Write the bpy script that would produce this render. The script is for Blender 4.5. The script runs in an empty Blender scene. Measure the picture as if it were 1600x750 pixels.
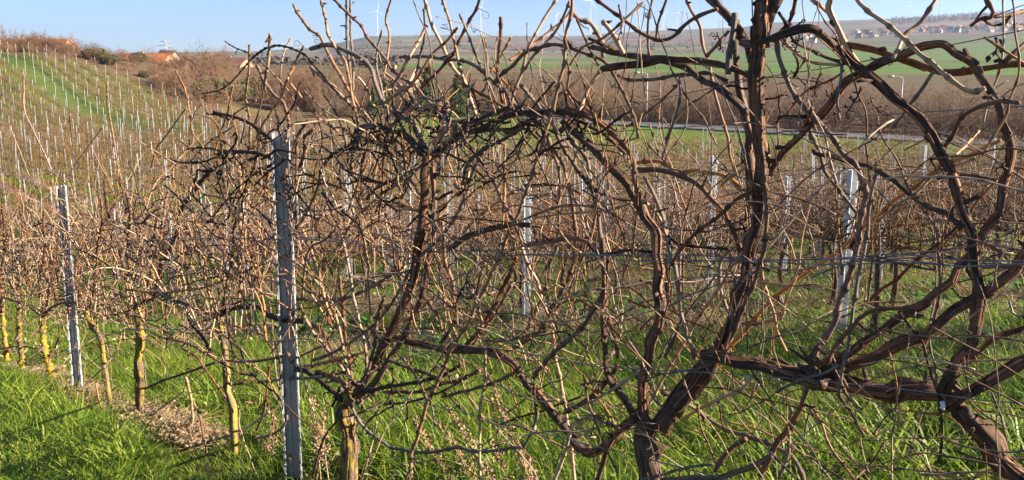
import bpy, math, random
import numpy as np
from mathutils import Vector, Matrix
R = math.radians
rng = np.random.default_rng(11)
random.seed(5)
S = bpy.context.scene
COL = S.collection

# ------------------------------------------------------------------ camera, world, sun, exposure
F, PITCH, PPX, PPY = 1164.0, R(8.0), 800.0, 252.0
cam = bpy.data.cameras.new('camera')
cam.sensor_width = 36; cam.lens = 36*F/1600; cam.shift_y = -(375-PPY)/1600
cam.clip_start = 0.05; cam.clip_end = 30000
camo = bpy.data.objects.new('camera', cam); COL.objects.link(camo)
camo.location = (0, 0, 0); camo.rotation_euler = (R(90)-PITCH, 0, 0)
S.camera = camo
SUN_AZ, SUN_EL = R(96), R(21)          # azimuth clockwise from +Y
w = bpy.data.worlds.new('World'); S.world = w; w.use_nodes = True
nt = w.node_tree; nt.nodes.clear()
sky = nt.nodes.new('ShaderNodeTexSky'); sky.sky_type = 'NISHITA'; sky.sun_disc = False
sky.sun_elevation = SUN_EL; sky.sun_rotation = SUN_AZ
sky.altitude = 200; sky.air_density = 0.72; sky.dust_density = 0.1; sky.ozone_density = 5.5
bg = nt.nodes.new('ShaderNodeBackground'); bg.inputs['Strength'].default_value = 0.054
wo = nt.nodes.new('ShaderNodeOutputWorld')
nt.links.new(sky.outputs[0], bg.inputs[0]); nt.links.new(bg.outputs[0], wo.inputs[0])
sl = bpy.data.lights.new('sun', 'SUN'); sl.energy = 5.0; sl.angle = R(0.5); sl.color = (1.0, 0.86, 0.66)
so = bpy.data.objects.new('sun', sl); COL.objects.link(so)
sd = Vector((math.sin(SUN_AZ)*math.cos(SUN_EL), math.cos(SUN_AZ)*math.cos(SUN_EL), math.sin(SUN_EL)))
so.rotation_euler = sd.to_track_quat('Z', 'Y').to_euler()
S.view_settings.view_transform = 'Standard'; S.view_settings.look = 'None'
S.view_settings.exposure = 1.75; S.view_settings.gamma = 1.0
S.cycles.max_bounces = 6; S.cycles.volume_bounces = 0; S.cycles.transparent_max_bounces = 8

# ------------------------------------------------------------------ geometry of the place
RN = np.array([.69, .73]); RN = RN/np.linalg.norm(RN)      # normal of the vine rows
RD = np.array([-RN[1], RN[0]])                             # along the rows, away to the left
PA = 2.12                                                  # front row
ROW0, ROWS = 7.5, 1.9                                      # rows behind the grass lane

def ray(X, Y):
    cx, cy = (X-PPX)/F, -(Y-PPY)/F
    return np.array([cx, math.cos(PITCH)+cy*math.sin(PITCH), -math.sin(PITCH)+cy*math.cos(PITCH)])
def P(X, Y, p=PA):                                         # point of the plane of a row
    d = ray(X, Y); return d*(p/(d[0]*RN[0]+d[1]*RN[1]))
def PD(X, Y, dist):                                        # point at a distance in front
    d = ray(X, Y); return d*(dist/d[1])
def smooth(t): t = np.clip(t, 0, 1); return t*t*(3-2*t)
EX = np.array([-600, 200, 400, 500, 580, 700, 900, 1000, 1150, 1200, 1400, 1600, 2400])
EY = np.array([5, 5, 8, 13, 30, 33, 32, 38, 42, 49, 52, 56, 57])
def terrain(x, y):
    x = np.asarray(x, float); y = np.asarray(y, float)
    xs = 12*np.tanh(x/12); ys = np.where(y > -10, y, -10+3*np.tanh((y+10)/3))
    a = -1.63+.069*xs-.211*ys; b = -8.0
    z = .5*(a+b+np.sqrt((a-b)**2+1.5))
    hill = 8.7*smooth((-x-30)/45)*smooth((y-62)/60)*(1-.45*smooth((y-125)/30))*(1-smooth((y-300)/300))
    z = z+hill
    r = np.hypot(x, y); yy = np.maximum(y, 1)
    az = 800+F*np.clip(x/yy, -1.4, 1.4)
    E = np.interp(az, EX, EY)
    t = np.clip(np.log(np.maximum(r, 350)/350)/math.log(3200/350), 0, 1)**1.2
    e = -26.5+(E+26.5)*t
    zf = e/F*np.minimum(r, 3200)+3.0*np.sin(x/230+1)*np.sin(y/310)*smooth((r-700)/900)
    k = smooth((r-300)/60)*smooth((y+50)/200)
    return z*(1-k)+zf*k
def gz(x, y): return float(terrain(x, y))
def edge(x): return np.interp(x, [-200, -85, -55, -40, -30, -22, -12, 0, 30, 60, 200], [121, 119, 109, 99, 83, 73, 66, 63, 61.5, 57, 48])
def project(v):
    c, s = math.cos(PITCH), math.sin(PITCH)
    f = v[..., 1]*c-v[..., 2]*s; u = v[..., 1]*s+v[..., 2]*c
    return PPX+F*v[..., 0]/f, PPY-F*u/f, f

# ------------------------------------------------------------------ mesh builder
class MB:
    def __init__(s): s.v=[]; s.q=[]; s.t=[]; s.b=[]; s.n=0; s.nd=[]
    def add(s, v, q=None, t=None, bk=None, nd=None):
        v = np.asarray(v, float).reshape(-1, 3)
        s.v.append(v)
        s.b.append(v if bk is None else bk)
        s.nd.append(np.zeros(len(v)) if nd is None else nd)
        if q is not None and len(q): s.q.append(np.asarray(q, int).reshape(-1, 4)+s.n)
        if t is not None and len(t): s.t.append(np.asarray(t, int).reshape(-1, 3)+s.n)
        s.n += len(v)
    def mesh(s, name, mat, smooth_=True):
        m = bpy.data.meshes.new(name)
        v = np.concatenate(s.v)
        q = np.concatenate(s.q) if s.q else np.zeros((0, 4), int)
        t = np.concatenate(s.t) if s.t else np.zeros((0, 3), int)
        m.vertices.add(len(v)); m.vertices.foreach_set('co', v.ravel())
        m.loops.add(q.size+t.size); m.loops.foreach_set('vertex_index', np.concatenate([q.ravel(), t.ravel()]))
        m.polygons.add(len(q)+len(t))
        m.polygons.foreach_set('loop_start', np.concatenate([np.arange(len(q))*4, q.size+np.arange(len(t))*3]))
        m.polygons.foreach_set('use_smooth', np.full(len(q)+len(t), smooth_))
        a = m.attributes.new('bk', 'FLOAT_VECTOR', 'POINT'); a.data.foreach_set('vector', np.concatenate(s.b).ravel())
        a = m.attributes.new('nd', 'FLOAT', 'POINT'); a.data.foreach_set('value', np.concatenate(s.nd).ravel())
        m.update(calc_edges=True); m.validate()
        if mat: m.materials.append(mat)
        return m
    def obj(s, name, mat, parent=None, smooth_=True):
        return link(name, s.mesh(name, mat, smooth_), parent)
def link(name, data, parent=None):
    o = bpy.data.objects.new(name, data); COL.objects.link(o)
    if parent is not None: o.parent = parent
    return o
def tag(o, label=None, cat=None, group=None, kind=None):
    for k, v in (('label', label), ('category', cat), ('group', group), ('kind', kind)):
        if v: o[k] = v
    return o
def thing(name, loc, label, cat, group=None, rz=0):
    o = bpy.data.objects.new(name, None); COL.objects.link(o); o.location = loc; o.rotation_euler = (0, 0, rz)
    o.empty_display_size = .2
    return tag(o, label, cat, group)
def dup(root, loc, rz, label=None, scale=None):
    r = root.copy(); COL.objects.link(r); r.location = loc; r.rotation_euler = (0, 0, rz)
    if scale: r.scale = scale
    if label: r['label'] = label
    for ch in root.children:
        c = ch.copy(); COL.objects.link(c); c.parent = r
        for g in ch.children:
            d = g.copy(); COL.objects.link(d); d.parent = c
    return r
CUBE_Q = [[0,1,3,2],[4,6,7,5],[0,4,5,1],[2,3,7,6],[0,2,6,4],[1,5,7,3]]
def box(mb, c, s, rz=0, M=None):
    v = np.array([[x, y, z] for x in (-.5, .5) for y in (-.5, .5) for z in (-.5, .5)])*np.array(s)
    if rz:
        ca, sa = math.cos(rz), math.sin(rz); v = v@np.array([[ca, sa, 0], [-sa, ca, 0], [0, 0, 1]])
    if M is not None: v = v@np.array(M.to_3x3()).T
    mb.add(v+np.array(c), CUBE_Q)
def catmull(p, ds):
    p = np.asarray(p, float)
    if len(p) == 2: n = max(2, int(np.linalg.norm(p[1][:3]-p[0][:3])/ds)+1); return p[0]+(p[1]-p[0])*np.linspace(0, 1, n)[:, None]
    q = np.vstack([2*p[0]-p[1], p, 2*p[-1]-p[-2]]); out = []
    for i in range(1, len(q)-2):
        a, b, c, d = q[i-1:i+3]
        n = max(1, int(np.linalg.norm((c-b)[:3])/ds))
        t = (np.arange(n)/n)[:, None]
        out.append(.5*((2*b)+(-a+c)*t+(2*a-5*b+4*c-d)*t*t+(-a+3*b-3*c+d)*t**3))
    out.append(p[-1:]); return np.vstack(out)
def tube(mb, pts, rad, sides=7, ridge=0., rg=rng, cap=True, nd=None, lump=0.):
    p = np.asarray(pts, float); n = len(p); rad = np.broadcast_to(np.asarray(rad, float), (n,))
    T = np.gradient(p, axis=0); T /= np.linalg.norm(T, axis=1)[:, None]+1e-12
    up = np.array([0, 0, 1.]) if abs(T[0][2]) < .9 else np.array([1., 0, 0])
    N = np.empty((n, 3)); u = np.cross(T[0], up); u /= np.linalg.norm(u)
    for i in range(n):
        u = u-T[i]*np.dot(u, T[i]); u /= np.linalg.norm(u)+1e-12; N[i] = u
    B = np.cross(T, N)
    L = np.concatenate([[0], np.cumsum(np.linalg.norm(np.diff(p, axis=0), axis=1))])
    ang = np.linspace(0, 2*np.pi, sides, endpoint=False)
    A = np.broadcast_to(ang, (n, sides))
    rr = np.repeat(rad[:, None], sides, 1)
    if ridge > 0:
        m = np.zeros((n, sides))
        for k in range(9):
            f = rg.integers(2, max(3, sides//2)); ph = rg.uniform(0, 6.28)
            drift = np.interp(L, np.linspace(0, max(L[-1], .01), 8), np.cumsum(rg.normal(0, .8, 8)))
            amp = np.interp(L, np.linspace(0, max(L[-1], .01), 12), rg.uniform(0, 1, 12))
            m += amp[:, None]*np.cos(f*A+ph+drift[:, None])/9*2.2
        rr = rr*(1+ridge*m)
    if lump > 0:
        lu = np.interp(L, np.linspace(0, L[-1], max(3, int(L[-1]/.05)+2)), rg.normal(0, 1, max(3, int(L[-1]/.05)+2)))
        rr = rr*(1+lump*lu)[:, None]
    V = p[:, None, :]+rr[..., None]*(np.cos(A)[..., None]*N[:, None, :]+np.sin(A)[..., None]*B[:, None, :])
    bk = np.stack([np.cos(A)*rad.mean(), np.sin(A)*rad.mean(), np.broadcast_to(L[:, None], (n, sides))], -1).reshape(-1, 3)+rg.uniform(0, 9, 3)
    i = np.arange(n-1)[:, None]*sides; j = np.arange(sides)[None]; j2 = (j+1) % sides
    q = np.stack([i+j, i+j2, i+sides+j2, i+sides+j], -1).reshape(-1, 4)
    V = V.reshape(-1, 3); t = None
    ndv = np.zeros(n*sides) if nd is None else np.repeat(nd, sides)
    if cap:
        V = np.vstack([V, p[:1], p[-1:]]); bk = np.vstack([bk, bk[:1], bk[-1:]]); ndv = np.append(ndv, [0, .0])
        c0, c1 = n*sides, n*sides+1; jj = np.arange(sides); j2 = (jj+1) % sides
        t = np.vstack([np.stack([np.full(sides, c0), j2, jj], -1), np.stack([np.full(sides, c1), (n-1)*sides+jj, (n-1)*sides+j2], -1)])
    mb.add(V, q, t, bk, ndv)

# ------------------------------------------------------------------ materials
def nodes(name):
    m = bpy.data.materials.new(name); m.use_nodes = True; t = m.node_tree; t.nodes.clear()
    o = t.nodes.new('ShaderNodeOutputMaterial'); b = t.nodes.new('ShaderNodeBsdfPrincipled')
    t.links.new(b.outputs[0], o.inputs[0]); return m, t, b
def nn(t, k, **kw):
    n = t.nodes.new('ShaderNode'+k)
    for a, v in kw.items(): setattr(n, a, v)
    return n
def ramp(t, fac, stops):
    r = nn(t, 'ValToRGB'); e = r.color_ramp.elements
    e[0].position, e[0].color = stops[0][0], (*stops[0][1], 1); e[1].position, e[1].color = stops[-1][0], (*stops[-1][1], 1)
    for p, c in stops[1:-1]: x = e.new(p); x.color = (*c, 1)
    t.links.new(fac, r.inputs[0]); return r.outputs[0]
def mix(t, fac, a, b, mode='MIX'):
    m = nn(t, 'Mix', data_type='RGBA', blend_type=mode)
    for i, v in ((0, fac), (6, a), (7, b)):
        if hasattr(v, 'node'): t.links.new(v, m.inputs[i])
        elif i == 0: m.inputs[i].default_value = v
        else: m.inputs[i].default_value = (*v, 1)
    return m.outputs[2]
def math_(t, op, a, b=None, c=None):
    m = nn(t, 'Math', operation=op)
    for i, v in enumerate((a, b, c)):
        if v is None: continue
        if hasattr(v, 'node'): t.links.new(v, m.inputs[i])
        else: m.inputs[i].default_value = v
    return m.outputs[0]
def noise(t, vec, scale, detail=4, rough=.6, scl=None):
    if scl:
        mp = nn(t, 'Mapping'); mp.inputs['Scale'].default_value = scl; t.links.new(vec, mp.inputs[0]); vec = mp.outputs[0]
    n = nn(t, 'TexNoise'); n.inputs['Scale'].default_value = scale; n.inputs['Detail'].default_value = detail
    n.inputs['Roughness'].default_value = rough; t.links.new(vec, n.inputs['Vector']); return n.outputs['Fac']
def attr(t, name, out='Vector'):
    a = nn(t, 'Attribute', attribute_name=name); return a.outputs[out]
def bump(t, b, h, strength, dist):
    n = nn(t, 'Bump'); n.inputs['Strength'].default_value = strength; n.inputs['Distance'].default_value = dist
    t.links.new(h, n.inputs['Height']); t.links.new(n.outputs[0], b.inputs['Normal'])
def wood(name, dark, mid, light, fib=220, lichen=0., rough=.8, nodecol=(.05, .03, .022), vary=.35, bstr=.8, bdist=.004, lo_=.32, hi_=.66):
    m, t, b = nodes(name); bk = attr(t, 'bk')
    n1 = noise(t, bk, 1, 5, .65, (fib, fib, fib*.045)); n2 = noise(t, bk, 1, 3, .6, (22, 22, 9))
    f = math_(t, 'ADD', math_(t, 'MULTIPLY', n1, .7), math_(t, 'MULTIPLY', n2, .3))
    cr = noise(t, bk, 1, 3, .6, (45, 45, 55)); f = math_(t, 'ADD', f, math_(t, 'MULTIPLY', math_(t, 'SUBTRACT', cr, .5), .3))
    c = ramp(t, f, [(lo_, dark), (.5, mid), (hi_, light)])
    oi = nn(t, 'ObjectInfo')
    v = math_(t, 'ADD', math_(t, 'MULTIPLY', oi.outputs['Random'], vary), 1-vary*.55)
    hs = nn(t, 'HueSaturation'); t.links.new(c, hs.inputs['Color']); t.links.new(v, hs.inputs['Value'])
    s2 = math_(t, 'ADD', math_(t, 'MULTIPLY', math_(t, 'FRACT', math_(t, 'MULTIPLY', oi.outputs['Random'], 7.3)), .5), .72)
    t.links.new(s2, hs.inputs['Saturation']); c = hs.outputs[0]
    c = mix(t, math_(t, 'MULTIPLY', attr(t, 'nd', 'Fac'), .75), c, nodecol)
    if lichen:
        l = noise(t, bk, 1, 6, .7, (30, 30, 14)); l2 = noise(t, bk, 1, 2, .5, (5, 5, 4))
        lm = ramp(t, math_(t, 'ADD', math_(t, 'MULTIPLY', l, .6), math_(t, 'MULTIPLY', l2, .4)), [(.53-lichen*.15, (0, 0, 0)), (.58-lichen*.15, (1, 1, 1))])
        lc = ramp(t, n1, [(.35, (.22, .14, .015)), (.6, (.52, .38, .03))])
        c = mix(t, math_(t, 'MULTIPLY', lm, .75), c, lc)
    t.links.new(c, b.inputs['Base Color']); b.inputs['Roughness'].default_value = rough
    b.inputs['Specular IOR Level'].default_value = .3
    bump(t, b, n1, bstr, bdist); return m
M = {}
M['bark'] = wood('old_vine_bark', (.026, .018, .014), (.115, .07, .05), (.31, .19, .13), 200, bdist=.006, bstr=1)
M['bark_lichen'] = wood('lichened_vine_bark', (.05, .032, .022), (.17, .105, .065), (.30, .19, .12), 180, lichen=.48, bdist=.006, bstr=1)
M['bark_yellow'] = wood('yellow_lichen_bark', (.05, .032, .022), (.17, .11, .065), (.30, .2, .12), 180, lichen=.6, bdist=.006, bstr=1)
M['cane'] = wood('tan_cane', (.20, .10, .052), (.40, .225, .125), (.58, .37, .22), 160, vary=.5, bdist=.0012, bstr=.5, rough=.6)
M['brown'] = wood('brown_cane', (.085, .042, .026), (.18, .09, .055), (.30, .165, .10), 170, vary=.5, bdist=.002, bstr=.7, rough=.7)
M['light'] = wood('pale_cane', (.32, .20, .115), (.48, .325, .20), (.62, .46, .31), 150, vary=.25, bdist=.001, bstr=.4, rough=.55)
M['strip'] = wood('peeling_bark_fibre', (.08, .045, .03), (.24, .125, .08), (.44, .25, .16), 220, vary=.2, bdist=.002)
M['gray'] = wood('grey_cane', (.10, .078, .064), (.20, .155, .125), (.32, .26, .21), 180, vary=.35, bdist=.002, bstr=.6, rough=.75)
M['dark'] = wood('dark_dead_wood', (.03, .02, .015), (.075, .046, .033), (.17, .10, .07), 180, vary=.4, bdist=.004, bstr=.9)
M['straw'] = wood('dry_straw', (.28, .19, .095), (.42, .30, .16), (.58, .44, .26), 100, vary=.2, bdist=.001)
M['bgcane'] = wood('thicket_cane', (.05, .026, .018), (.22, .122, .072), (.52, .34, .21), 120, vary=.55, bdist=.001, lo_=.42, hi_=.6)
def plain(name, col, rough=.7, metal=0., var=.15, sc=8., bs=0., bd=.01, spec=.4):
    m, t, b = nodes(name); g = nn(t, 'NewGeometry'); n = noise(t, g.outputs['Position'], sc, 5)
    lo = tuple(max(0, c*(1-var)) for c in col); hi = tuple(min(1, c*(1+var)) for c in col)
    t.links.new(ramp(t, n, [(.35, lo), (.65, hi)]), b.inputs['Base Color'])
    b.inputs['Roughness'].default_value = rough; b.inputs['Metallic'].default_value = metal; b.inputs['Specular IOR Level'].default_value = spec
    if bs: bump(t, b, n, bs, bd)
    return m
M['steel'] = plain('galvanised_steel', (.40, .42, .44), .5, .1, .06, 90)
M['steel_pale'] = plain('pale_galvanised_steel', (.56, .59, .62), .5, .1, .06, 60)  # brighter copy of the steel: sunlit faces put into the colour
M['wire'] = plain('galvanised_wire', (.2, .225, .26), .45, .6, .2, 40)
M['white'] = plain('white_plastic', (.75, .76, .8), .5)
M['blue'] = plain('blue_plastic', (.06, .2, .62), .45, 0, .2, 30)
M['turbine'] = plain('turbine_white', (.8, .8, .8), .5, 0, .03)
M['pylon'] = plain('pylon_steel', (.35, .37, .4), .6, 0, .1)
M['lamp'] = plain('lamp_post_grey', (.5, .52, .53), .5, .2, .1)
M['asphalt'] = plain('road_asphalt', (.16, .155, .15), .9, 0, .15, 2)
M['wall_white'] = plain('white_render_wall', (.72, .69, .62), .85, 0, .06, 1)
M['wall_tan'] = plain('tan_render_wall', (.30, .23, .165), .85, 0, .1, 1)
M['brick'] = plain('reddish_brick', (.42, .25, .16), .85, 0, .3, 6)
M['roof_orange'] = plain('orange_tile_roof', (.52, .16, .06), .75, 0, .25, 3)
M['roof_red'] = plain('weathered_red_roof', (.27, .11, .075), .8, 0, .3, 3)
M['roof_dark'] = plain('dark_tile_roof', (.14, .09, .08), .8, 0, .3, 3)
M['glass'] = plain('window_glass', (.04, .05, .06), .1, 0, .1, 3, spec=.6)
M['conifer'] = plain('conifer_needles', (.055, .10, .026), .8, 0, .45, 3)
M['woods'] = plain('distant_wood', (.075, .06, .05), .9, 0, .3, .1)
M['woodg'] = plain('distant_evergreen', (.03, .045, .03), .9, 0, .3, .1)
M['trunkm'] = plain('tree_trunk_bark', (.12, .09, .065), .9, 0, .3, 6)
def twigmat(name, a, b_):
    m, t, b = nodes(name); g = nn(t, 'NewGeometry'); oi = nn(t, 'ObjectInfo')
    n = noise(t, g.outputs['Position'], .5, 4)
    c = mix(t, n, a, b_)
    hs = nn(t, 'HueSaturation'); t.links.new(c, hs.inputs['Color'])
    t.links.new(math_(t, 'ADD', math_(t, 'MULTIPLY', oi.outputs['Random'], .5), .75), hs.inputs['Value'])
    t.links.new(math_(t, 'ADD', math_(t, 'MULTIPLY', math_(t, 'FRACT', math_(t, 'MULTIPLY', oi.outputs['Random'], 5.7)), .03), .485), hs.inputs['Hue'])
    t.links.new(hs.outputs[0], b.inputs['Base Color']); b.inputs['Roughness'].default_value = .85
    return m
M['twig'] = twigmat('bare_bush_twigs', (.165, .10, .062), (.24, .165, .105))
M['twig_red'] = twigmat('reddish_bush_twigs', (.17, .078, .046), (.22, .125, .075))
M['twig_olive'] = twigmat('olive_bush_leaves', (.055, .07, .025), (.15, .125, .055))
def leafmat(name, lo, mid, hi, trans=.35):
    m, t, b = nodes(name); oi = nn(t, 'ObjectInfo'); bk = attr(t, 'bk')
    sx = nn(t, 'SeparateXYZ'); t.links.new(bk, sx.inputs[0])
    g = nn(t, 'NewGeometry'); n = noise(t, g.outputs['Position'], 1.1, 3)
    f = math_(t, 'ADD', math_(t, 'MULTIPLY', sx.outputs[0], .55), math_(t, 'MULTIPLY', n, .5))
    c = ramp(t, f, [(.2, lo), (.5, mid), (.85, hi)])
    t.links.new(c, b.inputs['Base Color']); b.inputs['Roughness'].default_value = .45
    tr = nn(t, 'BsdfTranslucent'); t.links.new(c, tr.inputs[0])
    mx = nn(t, 'MixShader'); mx.inputs[0].default_value = trans
    t.links.new(b.outputs[0], mx.inputs[1]); t.links.new(tr.outputs[0], mx.inputs[2])
    t.links.new(mx.outputs[0], t.nodes['Material Output'].inputs[0]); return m
M['grass'] = leafmat('meadow_grass', (.035, .09, .012), (.18, .30, .022), (.52, .54, .09), .5)
M['weed'] = leafmat('weed_leaf', (.07, .16, .02), (.12, .26, .03), (.2, .34, .05), .35)
M['drygrass'] = leafmat('dry_grass', (.22, .17, .08), (.38, .30, .15), (.56, .46, .26), .25)

# ------------------------------------------------------------------ ground: one sheet to the horizon
def build_ground():
    rad = [.4]
    while rad[-1] < 9500: rad.append(rad[-1]*1.02+ (0.0))
    rad = np.array(rad)
    a = np.concatenate([np.linspace(-52, 52, 330), np.linspace(52, 308, 50)[1:-1]])
    a = np.radians(a); na = len(a)
    Xg = rad[:, None]*np.sin(a)[None]; Yg = rad[:, None]*np.cos(a)[None]
    Z = terrain(Xg, Yg)
    near = np.clip(1-rad/40, 0, 1)[:, None]
    pp = Xg*RN[0]+Yg*RN[1]
    Z += near*(.025*np.sin(Xg*5.1+1.3*np.sin(Yg*3.7))*np.sin(Yg*4.3+1.1)+.015*np.sin(Xg*13+Yg*7)*np.sin(Yg*11-Xg*3))
    Z += .03*np.exp(-((pp-PA)/.3)**2)*near
    V = np.stack([Xg, Yg, Z], -1).reshape(-1, 3)
    nr = len(rad)
    i = np.arange(nr-1)[:, None]*na; j = np.arange(na)[None]; j2 = (j+1) % na
    q = np.stack([i+j, i+j2, i+na+j2, i+na+j], -1)[..., ::-1].reshape(-1, 4)
    V = np.vstack([V, [[0, 0, gz(0, 0)]]])
    t = np.stack([np.full(na, len(V)-1), np.arange(na), (np.arange(na)+1) % na], -1)[:, ::-1]
    mb = MB(); mb.add(V, q, t)
    x, y = V[:, 0], V[:, 1]; r = np.hypot(x, y); p = x*RN[0]+y*RN[1]
    az = 800+F*x/np.maximum(y, 1)
    C = np.zeros((len(V), 4)); C[:, 3] = 1
    C[:, :3] = (.07, .075, .03)  # near ground darkened in colour so gaps between tufts read as shadow pockets
    ed = edge(x); vine = (y < ed) & (y > -200)
    C[:, 3] = 0
    def put(mask, c): C[mask, :3] = c
    hillv = vine & (x < -28)
    put(hillv & (p > 12), (.145, .17, .055))
    put(vine & (x >= -28) & (y > 30), (.135, .17, .05))
    put(hillv & (np.abs(p-30+.06*(y-80)) < 2.3), (.13, .185, .05))
    out = (~vine) & (y > 0)
    put(out, (.17, .12, .08))
    put(out & (x < -14) & (x > -40) & (y < 108) & (y > ed), (.23, .18, .10))
    road_y = 86-.65*(x-17.2)
    put(out & (x >= -14) & (y < road_y+3), (.15, .235, .045))
    put(out & (r > 250) & (r < 400), (.16, .135, .075))
    # far fields: strips of arable land, each cell one crop
    f = r > 400
    ca, sa = math.cos(.35), math.sin(.35)
    xr, yr = x*ca-y*sa, x*sa+y*ca
    wy = 90+.09*r
    ky = np.floor(np.log(np.maximum(yr+.2*np.abs(xr), 300))*13).astype(int)
    kx = np.floor((xr+137*(ky % 5))/(260+120*(ky % 3))).astype(int)
    h = (np.sin(kx*127.1+ky*311.7)*43758.5453) % 1
    pal = np.array([(.21, .16, .13), (.27, .21, .16), (.17, .135, .115), (.24, .18, .135), (.13, .19, .06), (.31, .25, .17), (.19, .145, .12), (.17, .2, .085), (.225, .17, .14)])
    palg = np.array([(.13, .2, .055), (.12, .21, .05), (.25, .19, .13), (.16, .22, .065), (.11, .17, .05), (.30, .23, .15), (.14, .21, .06), (.2, .15, .11), (.16, .23, .06)])
    k = (h*9).astype(int)
    C[f, :3] = pal[k[f]]
    g = f & (r < 1250); C[g, :3] = palg[k[g]]
    put(f & (r < 1150) & (az > 985), (.135, .225, .045))
    put(f & (r > 690) & (r < 720) & (az > 1000), (.12, .11, .06))
    put(f & (r > 740) & (r < 1150) & (az > 1000), (.15, .23, .065))
    put((r > 395) & (r < 520) & (az < 985), (.24, .17, .10))
    vm = (vine & (r < 60)).astype(float)
    m = mb.mesh('ground', None)
    at = m.attributes.new('Col', 'FLOAT_COLOR', 'POINT'); at.data.foreach_set('color', np.concatenate([C[:, :3], vm[:, None]], 1).ravel())
    mat, t, b = nodes('ground_soil_and_fields')
    geo = nn(t, 'NewGeometry'); pos = geo.outputs['Position']
    a = nn(t, 'Attribute', attribute_name='Col')
    sep = nn(t, 'SeparateXYZ'); t.links.new(pos, sep.inputs[0])
    pn = math_(t, 'ADD', math_(t, 'MULTIPLY', sep.outputs[0], float(RN[0])), math_(t, 'MULTIPLY', sep.outputs[1], float(RN[1])))
    wob = math_(t, 'MULTIPLY', math_(t, 'SUBTRACT', noise(t, pos, 1.7, 4), .5), .55)
    pw = math_(t, 'ADD', pn, wob)
    # distance to the closest row behind the lane
    mod = math_(t, 'PINGPONG', math_(t, 'SUBTRACT', pw, ROW0), ROWS/2)
    s1 = math_(t, 'MULTIPLY', math_(t, 'LESS_THAN', mod, .34), math_(t, 'GREATER_THAN', pw, 6.9))
    s2 = math_(t, 'LESS_THAN', math_(t, 'ABSOLUTE', math_(t, 'SUBTRACT', pw, PA-.02)), .12); s2 = math_(t, 'MULTIPLY', s2, math_(t, 'LESS_THAN', sep.outputs[0], -2.15))
    strip = math_(t, 'MULTIPLY', math_(t, 'MAXIMUM', s1, s2), a.outputs['Alpha'])
    soil = ramp(t, noise(t, pos, 9, 8, .7), [(.3, (.16, .10, .06)), (.5, (.34, .235, .15)), (.7, (.50, .38, .26))])
    nf = noise(t, pos, .35, 5); nf2 = noise(t, pos, 3, 6, .7)
    col = mix(t, 1.0, a.outputs['Color'], ramp(t, math_(t, 'ADD', math_(t, 'MULTIPLY', nf, .5), math_(t, 'MULTIPLY', nf2, .5)), [(.3, (.6, .6, .6)), (.7, (1.25, 1.2, 1.1))]), 'MULTIPLY')
    far = noise(t, pos, .012, 6, .65)
    col = mix(t, 1.0, col, ramp(t, far, [(.3, (.8, .8, .82)), (.7, (1.15, 1.12, 1.1))]), 'MULTIPLY')
    st = noise(t, pos, 1, 5, .7, (.0025, .022, .02)); fr = nn(t, 'MapRange'); fr.inputs['From Min'].default_value = 60; fr.inputs['From Max'].default_value = 400; t.links.new(sep.outputs[1], fr.inputs['Value'])
    col = mix(t, fr.outputs[0], col, mix(t, 1.0, col, ramp(t, st, [(.32, (.72, .74, .78)), (.5, (1, 1, 1)), (.68, (1.22, 1.16, 1.1))]), 'MULTIPLY'))
    gn = noise(t, pos, 1.2, 8, .8); col = mix(t, .6, col, mix(t, 1.0, col, ramp(t, gn, [(.35, (.55, .55, .55)), (.65, (1.3, 1.3, 1.3))]), 'MULTIPLY'))
    col = mix(t, strip, col, soil)
    t.links.new(col, b.inputs['Base Color']); b.inputs['Roughness'].default_value = .95; b.inputs['Specular IOR Level'].default_value = .1
    bump(t, b, noise(t, pos, 14, 8, .75), .9, .05)
    m.materials.append(mat)
    tag(link('ground', m), kind='structure')
build_ground()
def strip_mesh(name, line, width, mat, dz, kind='structure'):
    pts = catmull(np.array(line, float), 3.0); d = np.gradient(pts, axis=0); d /= np.linalg.norm(d, axis=1)[:, None]
    n = np.stack([-d[:, 1], d[:, 0]], -1); k = 5; off = np.linspace(-.5, .5, k)*width
    XY = pts[:, None, :]+off[None, :, None]*n[:, None, :]
    zc = terrain(XY[..., 0], XY[..., 1]).max(axis=1, keepdims=True)
    V = np.concatenate([XY, np.broadcast_to((zc+dz)[:, :, None], XY.shape[:2]+(1,))], -1).reshape(-1, 3)
    i = np.arange(len(pts)-1)[:, None]*k; j = np.arange(k-1)[None]
    q = np.stack([i+j, i+j+1, i+k+j+1, i+k+j], -1).reshape(-1, 4)
    lo = V-np.array([0, 0, .35]); nV = len(V)
    e0 = np.stack([i[:, 0], i[:, 0]+k, i[:, 0]+k+nV, i[:, 0]+nV], -1); e1 = np.stack([i[:, 0]+k-1+nV, i[:, 0]+2*k-1+nV, i[:, 0]+2*k-1, i[:, 0]+k-1], -1)
    mb = MB(); mb.add(np.vstack([V, lo]), np.vstack([q, e0, e1]))
    return tag(mb.obj(name, mat), kind=kind)
strip_mesh('road', [(2.5, 97), (4.9, 94.5), (17.2, 86), (29.5, 78), (50, 64.5), (90, 40)], 5.2, M['asphalt'], .12)
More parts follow.
